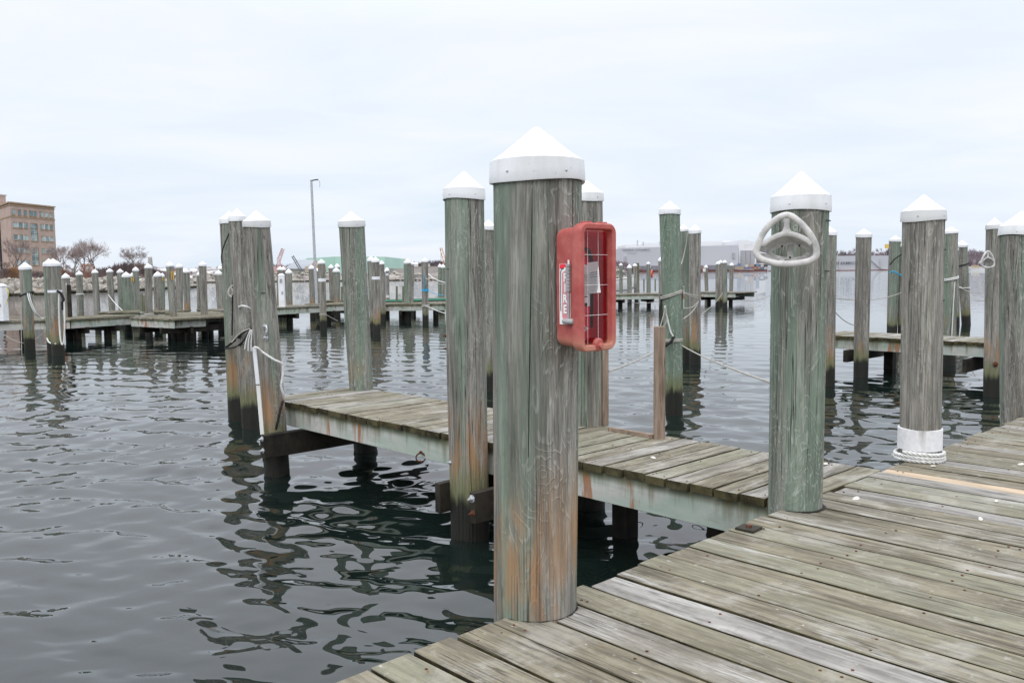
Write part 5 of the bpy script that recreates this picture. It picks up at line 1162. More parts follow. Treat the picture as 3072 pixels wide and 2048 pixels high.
M_BARK = simple('grey_brown_bark', (.135, .105, .095), .9, .2, 1); M_TWIG = simple('mauve_brown_twigs', (.30, .245, .235), .9, .2, .2)
M_TWIGR = simple('reddish_brown_twigs', (.26, .14, .095), .9, .2, .3); M_TWIGO = simple('orange_brown_leaves', (.33, .18, .08), .9, .3, .3)
def bare_tree(p, H, spread, seed, label, cat='tree', mat=None, trunk_h=.22, depth=7, nm='bare_tree', group='bare trees on the left bank', lean=0):
    rr = random.Random(seed); o = empty(nm, p, 0, label, cat, group); T = MB(); W = MB()
    def seg3(m, a, b, r0, r1, n=4):
        m.tube([a, b], [r0, r1], n, caps=False)
    def grow(a, d, L, r, k):
        b = a+d*L
        (seg3(T, a, b, r, r*.68, 5) if k < 3 else seg3(W, a, b, max(r, .009), max(r*.6, .008), 3))
        if k >= depth: return
        for q in range(4 if k < 1 else 3 if k < 3 else rr.choice((2, 3, 3))):
            ax = Vector((rr.gauss(0, 1), rr.gauss(0, 1), rr.gauss(0, .35))).normalized(); an = rr.uniform(.25, .75)*spread
            nd = (d*math.cos(an)+ax*math.sin(an)).normalized(); nd = (nd+Vector((0, 0, .16))).normalized()
            grow(a+d*L*rr.uniform(.55, 1), nd, L*rr.uniform(.64, .86), r*.56, k+1)
    L = H*.27; grow(Vector((0, 0, 0)), Vector((lean, 0, 1)).normalized(), L*(1 if trunk_h > .2 else .6), H*.017, 0)
    if not T.v: pass
    T.build('trunk', M_BARK, o, smooth=True); W.build('crown', mat or M_TWIG, o); return o
def gz(q, z=.75): v = Vector(q); v.z = z; return v
bare_tree(gz((-85.405, 150.000, 0.362)), 8.2, 1.0, 21, 'slender bare tree standing in front of the office building')
bare_tree(gz((-85.023, 165.000, 0.164)), 8.2, 1.1, 22, 'bare tree touching the right side of the office building')
bare_tree(gz((-80.364, 160.000, 0.184)), 8.0, 1.15, 23, 'middle bare tree of the clump right of the office building')
bare_tree(gz((-77.461, 158.000, 0.183)), 8.1, 1.15, 29, 'bare tree in the clump just left of the broadest one')
bare_tree(gz((-71.811, 150.000, 0.233)), 8.3, 1.25, 24, 'broadest bare tree with dark limbs, right end of the clump')
bare_tree(gz((-69.227, 160.000, 0.079)), 7.0, 1.2, 26, 'separate pale bare tree beside the distant obelisk')
bare_tree(gz((-64.097, 150.000, -0.365)), 3.2, 1.1, 27, 'small pale bare tree low on the bank behind the pilings')
bare_tree(gz((-71.160, 140.000, 0.357)), 3.4, 1.2, 31, 'low bare thicket at the foot of the clump', depth=6)
bare_tree(gz((-76.166, 130.000, 0.534)), 4.2, 1.3, 32, 'dark leafless thicket at the left edge of the bank', depth=6, mat=M_BARK)
def bush(p, r, h, seed, mat, label, n=2600):
    rr = random.Random(seed); m = MB()
    for k in range(n):
        a = rr.uniform(0, 6.283); z = rr.uniform(0, 1)**.8; rad = r*math.sqrt(max(0, 1-(z*1.0-.15)**2))*rr.uniform(.3, 1.0); q = Vector((rad*math.cos(a), rad*math.sin(a), z*h)); d = Vector((rr.gauss(0, .5), rr.gauss(0, .5), rr.uniform(.2, 1))).normalized()*rr.uniform(.15, .4)*r*.5
        s = Vector((rr.gauss(0, 1), rr.gauss(0, 1), 0)).normalized()*.018*r; m.poly([q-s, q+s, q+d])
    o = m.build('shrub', mat, None, loc=p); return tag(o, label, 'shrub', 'leafless shrubs on the left bank')
bush(gz((-62.439, 128.000, 0.302)), 1.45, 2.3, 1, M_TWIGR, 'round reddish brown shrub above the boulders')
bush(gz((-63.832, 112.000, 0.539)), 1.3, 1.7, 2, M_TWIGO, 'orange brown shrub left of the leftmost piling')
bush(gz((-64.785, 112.000, 0.548)), 1.2, 1.6, 3, M_BARK, 'dark brown shrub at the left edge')
bush(gz((-69.977, 135.000, 0.276)), 1.8, 1.5, 4, M_TWIGR, 'low brown shrub right of the roped left pair')
# dense woods behind the left bank
def woods(profile, depth, seed, mat, name, dens=1.0, tw=2.2, parent=None):
    """a wooded ridge: rough ground plus thousands of twiggy tree shapes standing on it; profile = world points of the tree tops"""
    rr = random.Random(seed); pr = [Vector(p) for p in profile]; m = MB()
    rg = []
    for k, (dy, fz) in enumerate(((-depth*.5, 0), (-depth*.25, .4), (0, .55), (depth*.5, .55), (depth, .1))):
        rg.append([Vector((p.x, p.y+dy, WZ+.2+(p.z-WZ)*fz*(1+.05*noise.noise(Vector((p.x*.07, k, seed)))))) for p in pr])
    m.loft(rg, False, False, closed=False)
    for i in range(len(pr)-1):
        a, b = pr[i], pr[i+1]; n = int((b-a).length*dens)
        for k in range(n):
            f = rr.random(); p = a.lerp(b, f); dy = rr.uniform(-depth*.45, 0); fz = .1+.9*(1+dy/(depth*.5)) if dy < 0 else 1
            ht = (p.z-WZ); top = WZ+ht*min(1, .25+.75*(1+dy/(depth*.5)))*rr.uniform(.86, 1.05)
            h = tw*rr.uniform(.7, 1.4); c = Vector((p.x, p.y+dy, top-h)); 
            for q in range(9):
                an = rr.uniform(-.9, .9); tip = c+Vector((math.sin(an)*h*.6, rr.uniform(-.3, .3)*h, h*math.cos(an)*rr.uniform(.7, 1))); wv = Vector((h*.045, h*.05*rr.uniform(-1, 1), 0)); m.poly([c-wv, c+wv, tip])
    return tag(m.build(name, mat), kind='stuff')
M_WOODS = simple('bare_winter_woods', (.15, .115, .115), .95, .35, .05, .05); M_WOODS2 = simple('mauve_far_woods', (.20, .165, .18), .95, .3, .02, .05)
woods([(-122.464, 185.000, 4.688), (-114.173, 185.000, 4.149), (-95.742, 185.000, 2.776), (-87.842, 185.000, 3.439), (-84.377, 185.000, 4.328), (-82.216, 185.000, 5.044), (-80.855, 185.000, 4.479), (-79.166, 185.000, 5.015), (-76.710, 185.000, 4.071), (-74.923, 185.000, 2.579), (-72.509, 185.000, 0.525)], 16, 5, M_WOODS, 'bank_woods', 60, 2.0)
# ------------------------------------------------------------------ middle shore: rubble quay, sheds, cranes, houses, obelisk
M_CONC = simple('pale_concrete', (.42, .41, .39), .9, .12, .2); M_MUD = simple('shore_rubble', (.26, .235, .21), .95, .45, .25)
m = MB(); MS = [Vector(p) for p in [(-87.872, 245.000, -0.800), (-83.928, 225.000, -0.800), (-78.295, 225.000, -0.800), (-69.280, 225.000, -0.800), (-60.453, 230.000, -0.800), (-48.933, 230.000, -0.800), (-37.412, 230.000, -0.800), (-25.890, 230.000, -0.800), (-14.368, 230.000, -0.800), (-2.844, 230.000, -0.800), (8.680, 230.000, -0.800), (20.206, 230.000, -0.800), (30.579, 230.000, -0.800)]]
m.loft([[Vector((p.x, p.y, WZ-.3)) for p in MS], [Vector((p.x, p.y+3, .6+.5*noise.noise(p*.09))) for p in MS], [Vector((p.x*1.06, p.y+25, 1.0)) for p in MS], [Vector((p.x*2, p.y+420, 1.2)) for p in MS]], False, False, closed=False)
tag(m.build('middle_shore', M_MUD), kind='structure')
rr = random.Random(41); m = MB()
for k in range(1500):
    i = rr.randrange(len(MS)-1); p = MS[i].lerp(MS[i+1], rr.random()); q = p+Vector((0, rr.uniform(0, 7), 0)); z = WZ+rr.uniform(0, 1.9)*(q.y-p.y)/7*1.3; b0 = len(m.v); sz = rr.uniform(.4, 1.2)
    for dx, dy, dz in ((1, 0, 0), (-.4, .8, 0), (-.5, -.8, .1), (.1, .1, .8), (0, 0, -.7)): m.v.append(Vector((q.x+dx*sz, q.y+dy*sz, z+dz*sz*.7)))
    for f in ((0, 1, 3), (1, 2, 3), (2, 0, 3), (1, 0, 4), (2, 1, 4), (0, 2, 4)): m.f.append([b0+i_ for i_ in f])
tag(m.build('shore_rocks', M_STONE), kind='stuff')
def slab(a, b, depth, z0, label, mat=M_CONC, name='quay_wall', cat='wall'):
    a, b = Vector(a), Vector(b); m = MB(); m.loft([[Vector((0, 0, z0-a.z)), b-a+Vector((0, 0, z0-b.z)), b-a+Vector((0, depth, z0-b.z)), Vector((0, depth, z0-a.z))], [Vector((0, 0, 0)), b-a, b-a+Vector((0, depth, 0)), Vector((0, depth, 0))]])
    return tag(m.build(name, mat, None, loc=a), label, cat)
slab((-36.924, 262.000, 1.197), (-15.024, 262.000, 0.728), 6, .2, 'lowest pale concrete wall above the rubble shore')
slab((-42.723, 290.000, 2.774), (35.648, 290.000, 1.887), 8, .3, 'long pale quay wall in the middle distance', simple('grey_quay', (.36, .34, .32), .9, .12, .1))
slab((-51.572, 330.000, 3.718), (40.564, 330.000, 2.763), 10, .3, 'highest long grey quay behind the others', simple('buff_quay', (.33, .29, .26), .9, .12, .1))
slab((-82.796, 238.000, 0.146), (-56.571, 238.000, 0.136), 5, .2, 'low snowy wall left of the boom crane', M_CONC)
def shed(pts_front, depth, label, mat, roofmat=None, name='shed', ridge=0, cat='shed'):
    """pts_front: lower left, lower right, upper right, upper left of the front wall"""
    p = [Vector(q) for q in pts_front]; b = p[0]; o = empty(name, b, 0, label, cat); dv = Vector((0, depth, 0))
    m = MB(); m.loft([[q-b for q in p], [q-b+dv for q in p]]); m.build('wall', mat, o)
    if roofmat:
        a, c = p[3]-b, p[2]-b; r = (a+c)/2
        m = MB(); e = Vector((0, -.3, .03)); k = Vector((0, 0, ridge)); w_ = (c-a)*.02
        m.loft([[a-w_+e, c+w_+e, c+w_+dv*.5+k, a-w_+dv*.5+k], [a-w_+e+Vector((0, 0, .25)), c+w_+e+Vector((0, 0, .25)), c+w_+dv*.5+k+Vector((0, 0, .25)), a-w_+dv*.5+k+Vector((0, 0, .25))]]); m.build('roof', roofmat, o)
    return o
M_GRN = simple('pale_green_cladding', (.38, .60, .50), .7, .08, .05); M_GRND = simple('green_cladding_side', (.42, .64, .54), .7, .08, .05); M_SHG = simple('grey_shed_roof', (.30, .32, .34), .8, .08, .05); M_BEIGE = simple('beige_cladding', (.46, .42, .34), .8, .1, .1)
gs = shed([(-68.964, 292.000, -0.032), (-57.017, 280.000, -0.056), (-56.844, 280.000, 6.573), (-68.780, 292.000, 6.372)], 60, 'large pale green shed, left half with the sloping top edge', M_GRN, name='green_shed')
gs2 = shed([(-56.975, 280.000, -0.056), (-40.822, 280.000, -0.209), (-40.681, 280.000, 6.420), (-56.801, 280.000, 6.601)], 60, 'large pale green shed, right half behind the leaning green piling', M_GRND, name='green_shed')
for k in range(3):
    m = MB(); m.box((12+k*.9, -.06, ((-56.889, 280.000, 4.831)[2]-(-57.017, 280.000, -0.056)[2])), (.7, .1, .8)); m.build('yellow_letter_block', M_BEIGE, gs2)
shed([(-68.310, 262.000, 0.055), (-61.879, 262.000, 0.125), (-61.811, 262.000, 2.478), (-68.103, 262.000, 2.538)], 30, 'grey roofed low shed left of the pale green one', simple('grey_green_wall', (.34, .36, .31), .8, .1, .1), M_SHG, ridge=2.9)
shed([(-61.321, 258.000, 0.150), (-57.575, 258.000, 0.114), (-57.465, 258.000, 4.103), (-61.232, 258.000, 3.239)], 10, 'beige building in front of the green shed', M_BEIGE)
shed([(-63.778, 232.000, -0.908), (-62.035, 232.000, -0.924), (-62.002, 232.000, 0.119), (-63.745, 232.000, 0.136)], 4, 'white container on the middle shore', M_WHITE, name='container', cat='container')
shed([(-18.600, 250.000, 0.304), (-16.847, 250.000, 0.288), (-16.817, 250.000, 2.284), (-18.568, 250.000, 2.300)], 4, 'white hut on the rubble shore', M_WHITE, name='hut', cat='hut')
M_CRN = simple('faded_pink_boom', (.55, .35, .33), .7, .2); M_ORG = simple('orange_crane_paint', (.55, .26, .08), .6, .2); M_DKC = simple('dark_boom', (.11, .12, .13), .7, .2)
def crane(pts, w, mat, label, wires=()):
    o = empty('crane', Vector(pts[0]), 0, label, 'crane', 'cranes on the middle shore'); b = Vector(pts[0])
    m = MB()
    for a, c in zip(pts[:-1], pts[1:]):
        a, c = Vector(a)-b, Vector(c)-b; d = (c-a); n = max(3, int(d.length/(w*1.2))); s = Vector((-d.z, 0, d.x)).normalized()*w/2
        for sg in (-1, 1):
            for dy in (-w/2, w/2): m.beam(a+s*sg+Vector((0, dy, 0)), c+s*sg*.7+Vector((0, dy, 0)), w*.16, w*.16, (0, 1, 0))
        for k in range(n):
            p0, p1 = a.lerp(c, k/n), a.lerp(c, (k+1)/n); sg = 1 if k % 2 else -1; m.beam(p0+s*sg-Vector((0, w/2, 0)), p1-s*sg-Vector((0, w/2, 0)), w*.12, w*.12, (0, 1, 0))
    m.build('boom', mat, o)
    for a, c in wires:
        q = MB(); q.tube([Vector(a)-b, Vector(c)-b], .05, 4); q.build('cable', M_DKC, o)
    m = MB(); m.box((0, 0, .2), (3.2, 3, 2.2)); m.build('cab', mat, o)
crane([(-68.753, 258.000, 2.152), (-68.915, 258.000, 5.240), (-67.518, 258.000, 8.691)], .9, M_CRN, 'pinkish lattice crane rising left of the sheds', [((-68.988, 258.000, 4.983), (-67.583, 258.000, 8.692))])
crane([(-60.367, 254.000, 0.297), (-63.746, 254.000, 6.407)], .7, M_DKC, 'dark crane boom slanting up left in front of the grey shed')
crane([(-19.292, 256.000, 0.917), (-19.738, 256.000, 5.133), (-20.645, 256.000, 8.452)], .8, M_ORG, 'orange crane beside the left neighbour of the fire box piling', [((-20.645, 256.000, 8.452), (-20.645, 256.000, 4.504))])
ex = empty('excavator', (-54.744, 250.000, 1.770), 0, 'orange and yellow excavator in front of the pale green shed', 'excavator')
m = MB(); m.box((0, 0, 1), (2.6, 2, 1.3)); m.build('body', M_ORG, ex); m = MB(); m.beam((.8, 0, 1.5), (-1.8, 0, 3.2), .4, .4); m.beam((-1.8, 0, 3.2), (-2.6, 0, 1), .3, .3); m.build('arm', M_ORG, ex); m = MB(); m.box((0, 0, .1), (2.8, 2.2, .5)); m.build('tracks', M_DKC, ex)
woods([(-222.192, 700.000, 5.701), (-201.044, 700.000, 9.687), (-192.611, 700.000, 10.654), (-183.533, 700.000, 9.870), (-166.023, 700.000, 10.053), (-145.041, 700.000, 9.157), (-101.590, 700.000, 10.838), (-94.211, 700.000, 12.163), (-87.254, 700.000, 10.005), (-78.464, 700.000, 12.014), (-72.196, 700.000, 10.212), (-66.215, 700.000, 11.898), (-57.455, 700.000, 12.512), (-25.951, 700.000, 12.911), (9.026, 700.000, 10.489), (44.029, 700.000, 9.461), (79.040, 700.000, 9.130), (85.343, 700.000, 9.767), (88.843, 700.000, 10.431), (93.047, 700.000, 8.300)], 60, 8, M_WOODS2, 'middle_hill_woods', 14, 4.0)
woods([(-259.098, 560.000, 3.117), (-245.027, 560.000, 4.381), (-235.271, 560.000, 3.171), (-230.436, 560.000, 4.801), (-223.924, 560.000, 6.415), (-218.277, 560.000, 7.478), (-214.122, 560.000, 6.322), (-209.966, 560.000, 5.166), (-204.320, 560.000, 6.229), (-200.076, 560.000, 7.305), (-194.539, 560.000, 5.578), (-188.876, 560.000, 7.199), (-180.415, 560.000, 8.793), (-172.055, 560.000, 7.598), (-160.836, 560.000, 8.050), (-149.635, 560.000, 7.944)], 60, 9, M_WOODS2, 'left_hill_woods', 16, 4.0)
# snow streaked hillside with houses below the obelisk
def mat_hill():
    t = NT('snow_streaked_hillside'); o = t.obj(); a = t.noise(t.map(o, (.16, .05, .5)), 1, 5, .7); b = t.noise(t.map(o, (.5, .2, 1)), 1, 3, .6)
    t.fin(t.mix(t.step(a, .50, .58), t.mix(b, (.13, .11, .10), (.30, .26, .23)), (.62, .63, .65)), .9, .1); return t.m
HP = [(-131.454, 300.000, -1.149), (-128.449, 300.000, -1.177), (-125.444, 300.000, -1.206), (-122.439, 300.000, -1.234), (-119.435, 300.000, -1.263), (-116.430, 300.000, -1.291), (-113.425, 300.000, -1.320), (-110.420, 300.000, -1.348), (-107.415, 300.000, -1.377), (-104.410, 300.000, -1.405), (-101.405, 300.000, -1.434), (-98.400, 300.000, -1.462), (-95.395, 300.000, -1.491), (-92.389, 300.000, -1.519), (-89.384, 300.000, -1.548), (-86.379, 300.000, -1.576), (-83.373, 300.000, -1.605), (-80.368, 300.000, -1.633), (-77.363, 300.000, -1.662), (-74.357, 300.000, -1.690)]; HQ = [(-205.626, 470.000, 4.398), (-200.895, 470.000, 5.013), (-196.173, 470.000, 5.441), (-191.479, 470.000, 5.249), (-186.804, 470.000, 4.572), (-182.125, 470.000, 3.991), (-177.421, 470.000, 4.000), (-172.695, 470.000, 4.550), (-167.971, 470.000, 5.093), (-163.268, 470.000, 5.091), (-158.586, 470.000, 4.503), (-153.907, 470.000, 3.829), (-149.210, 470.000, 3.649), (-144.490, 470.000, 4.086), (-139.766, 470.000, 4.698), (-135.057, 470.000, 4.882), (-130.368, 470.000, 4.427), (-125.687, 470.000, 3.711), (-120.994, 470.000, 3.351), (-116.281, 470.000, 3.637)]
m = MB(); m.loft([[Vector((p[0], p[1], WZ)) for p in HP]]+[[Vector(p).lerp(Vector(q), f)+Vector((0, 0, 1.2*noise.noise(Vector((i*1.3, f*4, 0))))) for i, (p, q) in enumerate(zip(HP, HQ))] for f in (0, .25, .5, .75, 1)], False, False, closed=False)
tag(m.build('hillside', mat_hill()), kind='structure')
# obelisk
om = empty('obelisk', gz((-215.582, 520.000, 3.543), 2), 0, 'slim grey stone obelisk on the skyline right of the separate bare tree', 'monument')
hO = (-215.461, 520.000, 12.349)[2]-2
m = MB(); m.loft([[(sx*w_, sy*w_, z) for sx, sy in ((-1, -1), (1, -1), (1, 1), (-1, 1))] for w_, z in ((1.25, 0), (.85, hO*.93), (.02, hO))]); m.build('shaft', M_CONC, om)
m = MB(); m.box((0, 0, .6), (3.6, 3.6, 1.6)); m.build('base', M_CONC, om)
# houses on the far left hillside and mid distance
M_HW = [simple('house_white', (.72, .71, .69), .8, .05), simple('house_cream', (.60, .54, .44), .8, .05), simple('house_red', (.36, .20, .17), .8, .05)]; M_RF = [simple('snowy_roof', (.80, .81, .83), .7, .05), simple('slate_roof', (.20, .20, .22), .8, .1)]
HS = [((-162.707, 400.000, 1.246), 3), ((-144.312, 360.000, 0.352), 2.4), ((-141.282, 380.000, 0.563), 3), ((-145.884, 400.000, 1.286), 3.2), ((-122.522, 340.000, -0.054), 2.4), ((-118.607, 340.000, -0.091), 3.2), ((-130.250, 380.000, 0.459), 2.6), ((-78.834, 560.000, 5.041), 2.2), ((-75.472, 560.000, 5.010), 2.4), ((-61.459, 560.000, 5.156), 3.0), ((-53.617, 560.000, 4.942), 2.5), ((-179.607, 430.000, 2.130), 3), ((-185.211, 450.000, 3.255), 3), ((-162.030, 410.000, 1.808), 3), ((-166.026, 430.000, 2.645), 3.4), ((-156.729, 415.000, 1.950), 2.8), ((-146.224, 410.000, 1.863), 3), ((-138.028, 420.000, 1.551), 3)]
HL = ['white house right of the obelisk on the far hillside', 'small cream house below the obelisk', 'red brown house with snowy roof near the number tag', 'white far house behind the short rusty piling', 'cream far house low on the hillside', 'widest far house left of the leaning trio', 'snow roofed far house nearest the leaning trio', 'first tiny house beyond the long quay', 'second tiny house beyond the long quay', 'tiny white house left of the blue roped piling', 'tiny house behind the blue roped piling', 'house right beside the foot of the obelisk', 'snow roofed house just right of the obelisk', 'house seen between the yellow tag piling and its left neighbour', 'house high on the hill right of the yellow tag piling', 'house between two grey pilings right of the yellow tag', 'house high behind the tall platform corner piling', 'house just left of the leaning trio skyline']
for i, ((p, w_), lb) in enumerate(zip(HS, HL)):
    o = empty('house', p, R((i*37) % 50-25), lb, 'house', 'houses on the far hillside'); h = w_*.45; m = MB(); m.box((0, 0, h/2-1), (w_, w_*.7, h+2)); m.build('wall', M_HW[i % 3], o)
    m = MB(); m.loft([[(-w_*.54, -w_*.39, h), (-w_*.54, 0, h+w_*.32), (-w_*.54, w_*.39, h)], [(w_*.54, -w_*.39, h), (w_*.54, 0, h+w_*.32), (w_*.54, w_*.39, h)]]); m.build('roof', M_RF[(i+1) % 2], o)
    for k in (-.25, .05, .3):
        q = MB(); q.box((k*w_, -w_*.352, h*.55), (w_*.11, .06, h*.28)); q.build('window', M_DARKG, o)

HANG_DOORS = [[(193.828, 734.000, 3.329), (197.319, 734.000, 3.296), (197.152, 734.000, 16.820), (193.667, 734.000, 16.853)], [(197.980, 734.000, 3.290), (201.287, 734.000, 3.258), (201.114, 734.000, 16.783), (197.812, 734.000, 16.814)], [(201.912, 734.000, 3.253), (205.402, 734.000, 3.220), (205.223, 734.000, 16.744), (201.738, 734.000, 16.777)]]
STAIRS = [((260.108, 689.000, -0.371), (259.916, 689.000, 8.675), 0), ((284.536, 689.000, 7.877), (292.869, 689.000, 0.733), 0), ((292.647, 689.000, 1.089), (292.452, 689.000, 8.861), 0), ((292.869, 689.000, 0.733), (298.210, 689.000, -0.025), 0)]
# ------------------------------------------------------------------ shipyard across the river
M_GDW = simple('white_shipyard_cladding', (.70, .70, .71), .6, .03, .02); M_GDG = simple('pale_grey_cladding', (.47, .48, .51), .6, .03, .02); M_GDD = simple('dark_plinth', (.20, .20, .23), .7, .1, .05); M_DOOR = simple('grey_hangar_door', (.36, .36, .38), .6, .05, .05)
m = MB(); sh = [Vector(p) for p in [(-8.568, 700.000, -0.800), (43.994, 700.000, -0.800), (96.561, 700.000, -0.800), (149.134, 700.000, -0.800), (201.713, 700.000, -0.800), (254.299, 700.000, -0.800), (324.422, 700.000, -0.800), (394.557, 700.000, -0.800), (464.702, 700.000, -0.800), (569.940, 700.000, -0.800)]]
m.loft([[Vector((p.x, p.y, WZ-.5)) for p in sh], [Vector((p.x, p.y+1, .3)) for p in sh], [Vector((p.x*1.1, p.y+80, 1.2)) for p in sh], [Vector((p.x*1.8, p.y+1500, 4)) for p in sh]], False, False, closed=False); tag(m.build('far_shore', M_MUD), kind='structure')
slab((78.473, 695.000, 0.482), (214.183, 695.000, 0.584), 8, WZ-.5, 'rust red floating boom along the shipyard quay', simple('rusty_quay_fender', (.15, .065, .055), .8, .25, .3), 'quay', 'quay')
def prism(pts, depth, mat, nm, par, b):
    p = [Vector(q)-b for q in pts]; m = MB(); m.loft([p, [q+Vector((0, depth, 0)) for q in p]]); return m.build(nm, mat, par)
gdb = Vector((92.149, 722.000, 0.990)); gb = empty('shipyard_hall', gdb, 0, 'long grey shipyard hall with dark lettering at its upper left', 'building')
prism([(92.149, 722.000, 0.990), (188.520, 722.000, 0.798), (188.286, 722.000, 20.821), (92.133, 722.000, 19.506)], 60, M_GDG, 'wall', gb, gdb)
prism([(92.318, 720.500, 0.988), (187.768, 720.500, 0.803), (187.724, 720.500, 4.577), (92.315, 720.500, 4.582)], 1.4, M_GDD, 'plinth', gb, gdb)
prism([(93.675, 721.000, 7.806), (95.298, 721.000, 7.790), (95.292, 721.000, 12.458), (93.670, 721.000, 12.473)], .8, M_DOOR, 'door', gb, gdb)
prism([(183.464, 721.000, 10.009), (185.267, 721.000, 9.992), (185.214, 721.000, 14.657), (183.411, 721.000, 14.674)], .8, M_DOOR, 'door', gb, gdb)
TS = 62.5/1991*722/15.6
def yard_text(s, c, width, mat, par, b, nm='lettering'):
    me = text_mesh(s, 1.0, .02, .03); xs = [v.co.x for v in me.vertices]; k = width/(max(xs)-min(xs)); me.transform(Matrix.Diagonal((k, 1, k*.62, 1))); link(nm, me, mat, par, Vector(c)-b)
yard_text('GENERAL DYNAMICS', (103.392, 721.000, 17.832), 63/1991*722, M_GDD, gb, gdb); yard_text('Electric Boat', (100.154, 721.000, 15.533), 21/1991*722, M_DOOR, gb, gdb)
hb = Vector((99.509, 760.000, 1.698)); hh = empty('shipyard_hangar', hb, 0, 'taller white shipyard hangar with three tall grey doors on its right end', 'building')
prism([(103.437, 790.000, 1.706), (206.671, 790.000, 0.729), (206.364, 790.000, 26.874), (168.104, 790.000, 26.451), (128.660, 790.000, 25.451), (117.614, 790.000, 25.163), (117.222, 790.000, 24.382), (103.413, 790.000, 23.924)], 60, M_GDW, 'side_wall', hh, hb)
prism([(192.356, 735.000, 0.782), (207.372, 735.000, 0.639), (205.964, 735.000, 23.516), (197.863, 735.000, 25.599), (192.068, 735.000, 25.289)], 100, M_GDW, 'wall', hh, hb)
for k, (a, b) in enumerate(((1702, 1711.5), (1713.3, 1722.3), (1724, 1733.5))): prism([(lambda q: q)(p) for p in HANG_DOORS[k]], 1.0, M_DOOR, 'hangar_door', hh, hb)
yard_text('GENERAL DYNAMICS', (199.848, 734.000, 21.172), 19/1991*734, M_DOOR, hh, hb)
yard_text('Electric Boat', (197.485, 734.000, 19.553), 8/1991*734, M_MUL, hh, hb)
m = MB()
for (x0, x1, h0) in ((0, 1, 5), (5, 6, 3.5), (20, 22, 4), (24, 25, 2.5), (33, 36, 4)): m.box((11+x0, 2, (106.964, 790.000, 24.087)[2]-hb.z+h0/2-2), (x1-x0, 2, h0))
m.build('roof_vents', M_GALV, hh)
# quay clutter between the hall and the floating dock
M_CL = [simple('clutter_white', (.6, .6, .6), .7), simple('clutter_red', (.30, .12, .09), .7), simple('clutter_blue', (.16, .22, .32), .7), simple('clutter_dark', (.06, .06, .065), .8), simple('clutter_tan', (.42, .33, .24), .8)]
rr = random.Random(77); CLX = [((92.790, 698.000, 1.146), 2.2), ((98.381, 698.000, 1.093), 6), ((103.273, 698.000, 1.221), 4), ((120.747, 698.000, 1.056), 5), ((124.241, 698.000, 1.197), 7), ((155.692, 698.000, 1.073), 6), ((183.650, 698.000, 0.983), 8), ((189.242, 698.000, 0.930), 6), ((193.434, 698.000, 1.064), 9), ((198.327, 698.000, 1.018), 7), ((201.822, 698.000, 0.985), 6), ((205.317, 698.000, 0.952), 5)]
CLUT_LABELS = ['gear at the left end of the shipyard quay beside the hall corner', 'gear on the quay behind the boat bow piling', 'gear on the quay just left of the dark green distant piling', 'gear on the quay touching the bright green piling on its left', 'gear on the quay hidden beside the bright green piling', 'gear on the quay behind the small sign piling', 'gear on the quay at the left foot of the hangar doors', 'gear on the quay below the hangar doors', 'largest gear on the quay right of the hangar doors', 'gear on the quay in front of the dark workshop', 'gear on the quay between workshop and floating dock', 'rightmost gear on the quay, beside the hose hanger']
clg = ['white', 'red', 'blue', 'dark', 'tan']
for i, (p, w_) in enumerate(CLX):
    k = (i*3+i//4) % 5; h = w_*rr.uniform(.35, .7); o = empty('work_vessel' if i % 3 == 0 else 'quay_equipment', p, 0, CLUT_LABELS[i], 'equipment', 'small work gear along the shipyard quay')
    m = MB(); m.loft([[(-w_*.5, -1, 0), (w_*.42, -1, 0), (w_*.42, 1, 0), (-w_*.5, 1, 0)], [(-w_*.5, -1.2, h*.5), (w_*.55, -1.2, h*.55), (w_*.55, 1.2, h*.55), (-w_*.5, 1.2, h*.5)]]); m.build('body', M_CL[k], o)
    m = MB(); m.box((-w_*.1, 0, h*.8), (w_*.35, 1.4, h*.6)); m.build('cabin', M_CL[(k+3) % 5], o)
bk = Vector((203.171, 715.000, -0.064)); bkt = empty('workshop', bk, 0, 'dark low workshop between the hangar and the floating dock', 'building')
prism([(202.448, 715.000, 0.478), (209.609, 715.000, 0.410), (209.545, 715.000, 4.868), (202.388, 715.000, 4.936)], 10, M_CL[3], 'wall', bkt, bk); prism([(201.889, 714.500, 4.937), (210.471, 714.500, 4.855), (210.458, 714.500, 5.746), (201.877, 714.500, 5.827)], 11, M_GDW, 'roof', bkt, bk)
fd = Vector((205.052, 690.000, -0.095)); fdo = empty('floating_dock', fd, 0, 'long pale floating dry dock wall with dark lettering, right of the hose hanger', 'dry dock')
prism([(204.368, 690.000, -0.605), (321.501, 690.000, -0.681), (321.179, 690.000, 10.671), (257.338, 690.000, 10.931), (207.309, 690.000, 10.717)], 14, M_GDG, 'wing_wall', fdo, fd)
prism([(204.074, 689.000, -0.739), (321.384, 689.000, -0.819), (321.372, 689.000, -0.371), (204.067, 689.000, -0.292)], .9, simple('red_boot_line', (.20, .07, .06), .8), 'boot_line', fdo, fd)
yard_text('GENERAL DYNAMICS', (254.324, 689.000, 5.280), 112/1991*689, M_GDD, fdo, fd)
for x0, x1, yy in STAIRS:
    q = MB(); q.beam(Vector(x0)-fd, Vector(x1)-fd, .6, .6, (0, 1, 0)); q.build('stair', M_MUL, fdo)
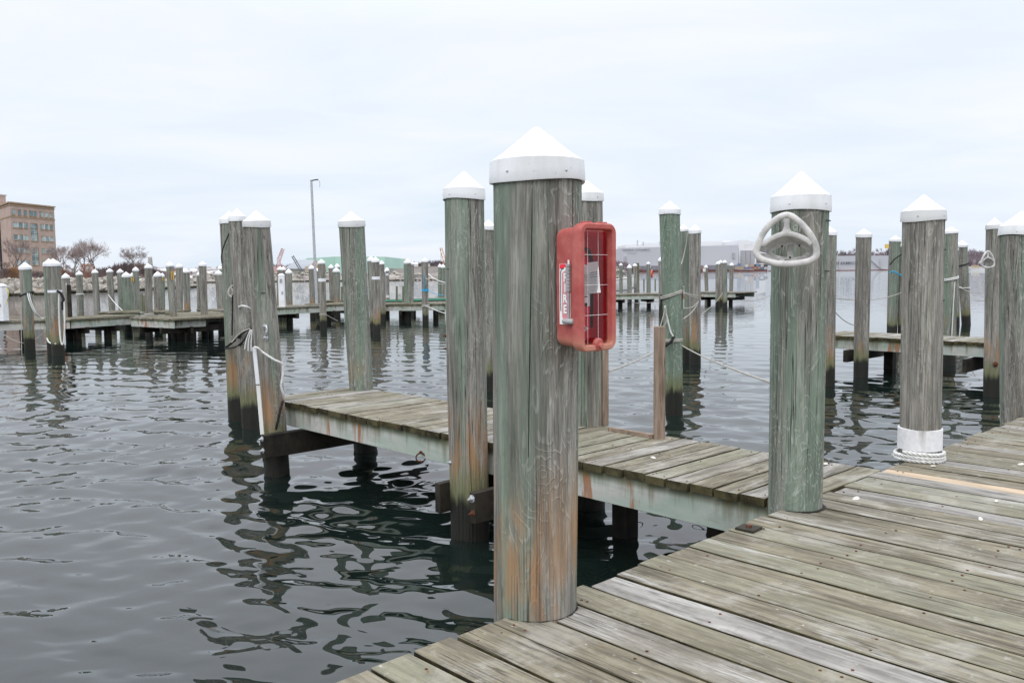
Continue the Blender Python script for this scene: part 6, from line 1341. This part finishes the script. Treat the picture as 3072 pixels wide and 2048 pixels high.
yc = empty('yellow_crane', (307.360, 705.000, 10.891), 0, 'small yellow crane on top of the floating dry dock', 'crane')
m = MB(); m.box((0, 0, 7.5), (9, 3, 3.4)); m.build('cab', simple('crane_yellow', (.62, .44, .10), .6), yc)
m = MB()
for sx in (-2.5, 2.5): m.beam((sx, 0, 0), (sx*.6, 0, 6), .8, .8)
m.beam((-4, 0, 3), (4, 0, 4), .6, .6); m.build('legs', M_CL[3], yc)
m = MB(); m.beam((1, 0, 9), (2.5, 0, 15), .7, .7); m.beam((0, 0, 9), (2.5, 0, 15), .5, .5); m.build('mast', simple('mast_yellow', (.6, .42, .1), .6), yc)
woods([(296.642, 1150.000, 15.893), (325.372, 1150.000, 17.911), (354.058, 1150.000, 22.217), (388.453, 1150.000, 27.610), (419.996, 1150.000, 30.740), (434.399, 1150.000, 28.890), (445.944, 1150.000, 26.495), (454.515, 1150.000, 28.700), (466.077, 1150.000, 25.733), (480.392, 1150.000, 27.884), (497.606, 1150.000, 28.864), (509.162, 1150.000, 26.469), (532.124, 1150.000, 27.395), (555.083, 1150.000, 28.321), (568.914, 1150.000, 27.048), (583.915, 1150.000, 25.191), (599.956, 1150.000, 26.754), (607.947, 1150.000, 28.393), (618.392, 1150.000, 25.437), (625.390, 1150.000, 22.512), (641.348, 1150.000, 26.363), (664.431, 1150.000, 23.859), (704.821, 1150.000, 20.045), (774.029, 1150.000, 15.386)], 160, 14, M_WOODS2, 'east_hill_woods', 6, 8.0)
# white tug crossing at the right
tg = empty('white_boat', (278.780, 520.000, -1.138), 0, 'white low boat crossing below the hill at the right edge', 'boat'); tg.location.z = WZ
m = MB(); m.loft([[(-5, -1.4, 0), (5, -1.2, 0), (6, 0, 0), (5, 1.2, 0), (-5, 1.4, 0)], [(-5.4, -1.8, 1.4), (5.6, -1.4, 1.6), (7.6, 0, 1.8), (5.6, 1.4, 1.6), (-5.4, 1.8, 1.4)]]); m.build('hull', M_HULL, tg)
m = MB(); m.box((-1.2, 0, 2.3), (4, 2, 1.6)); m.build('cabin', M_CL[4], tg)
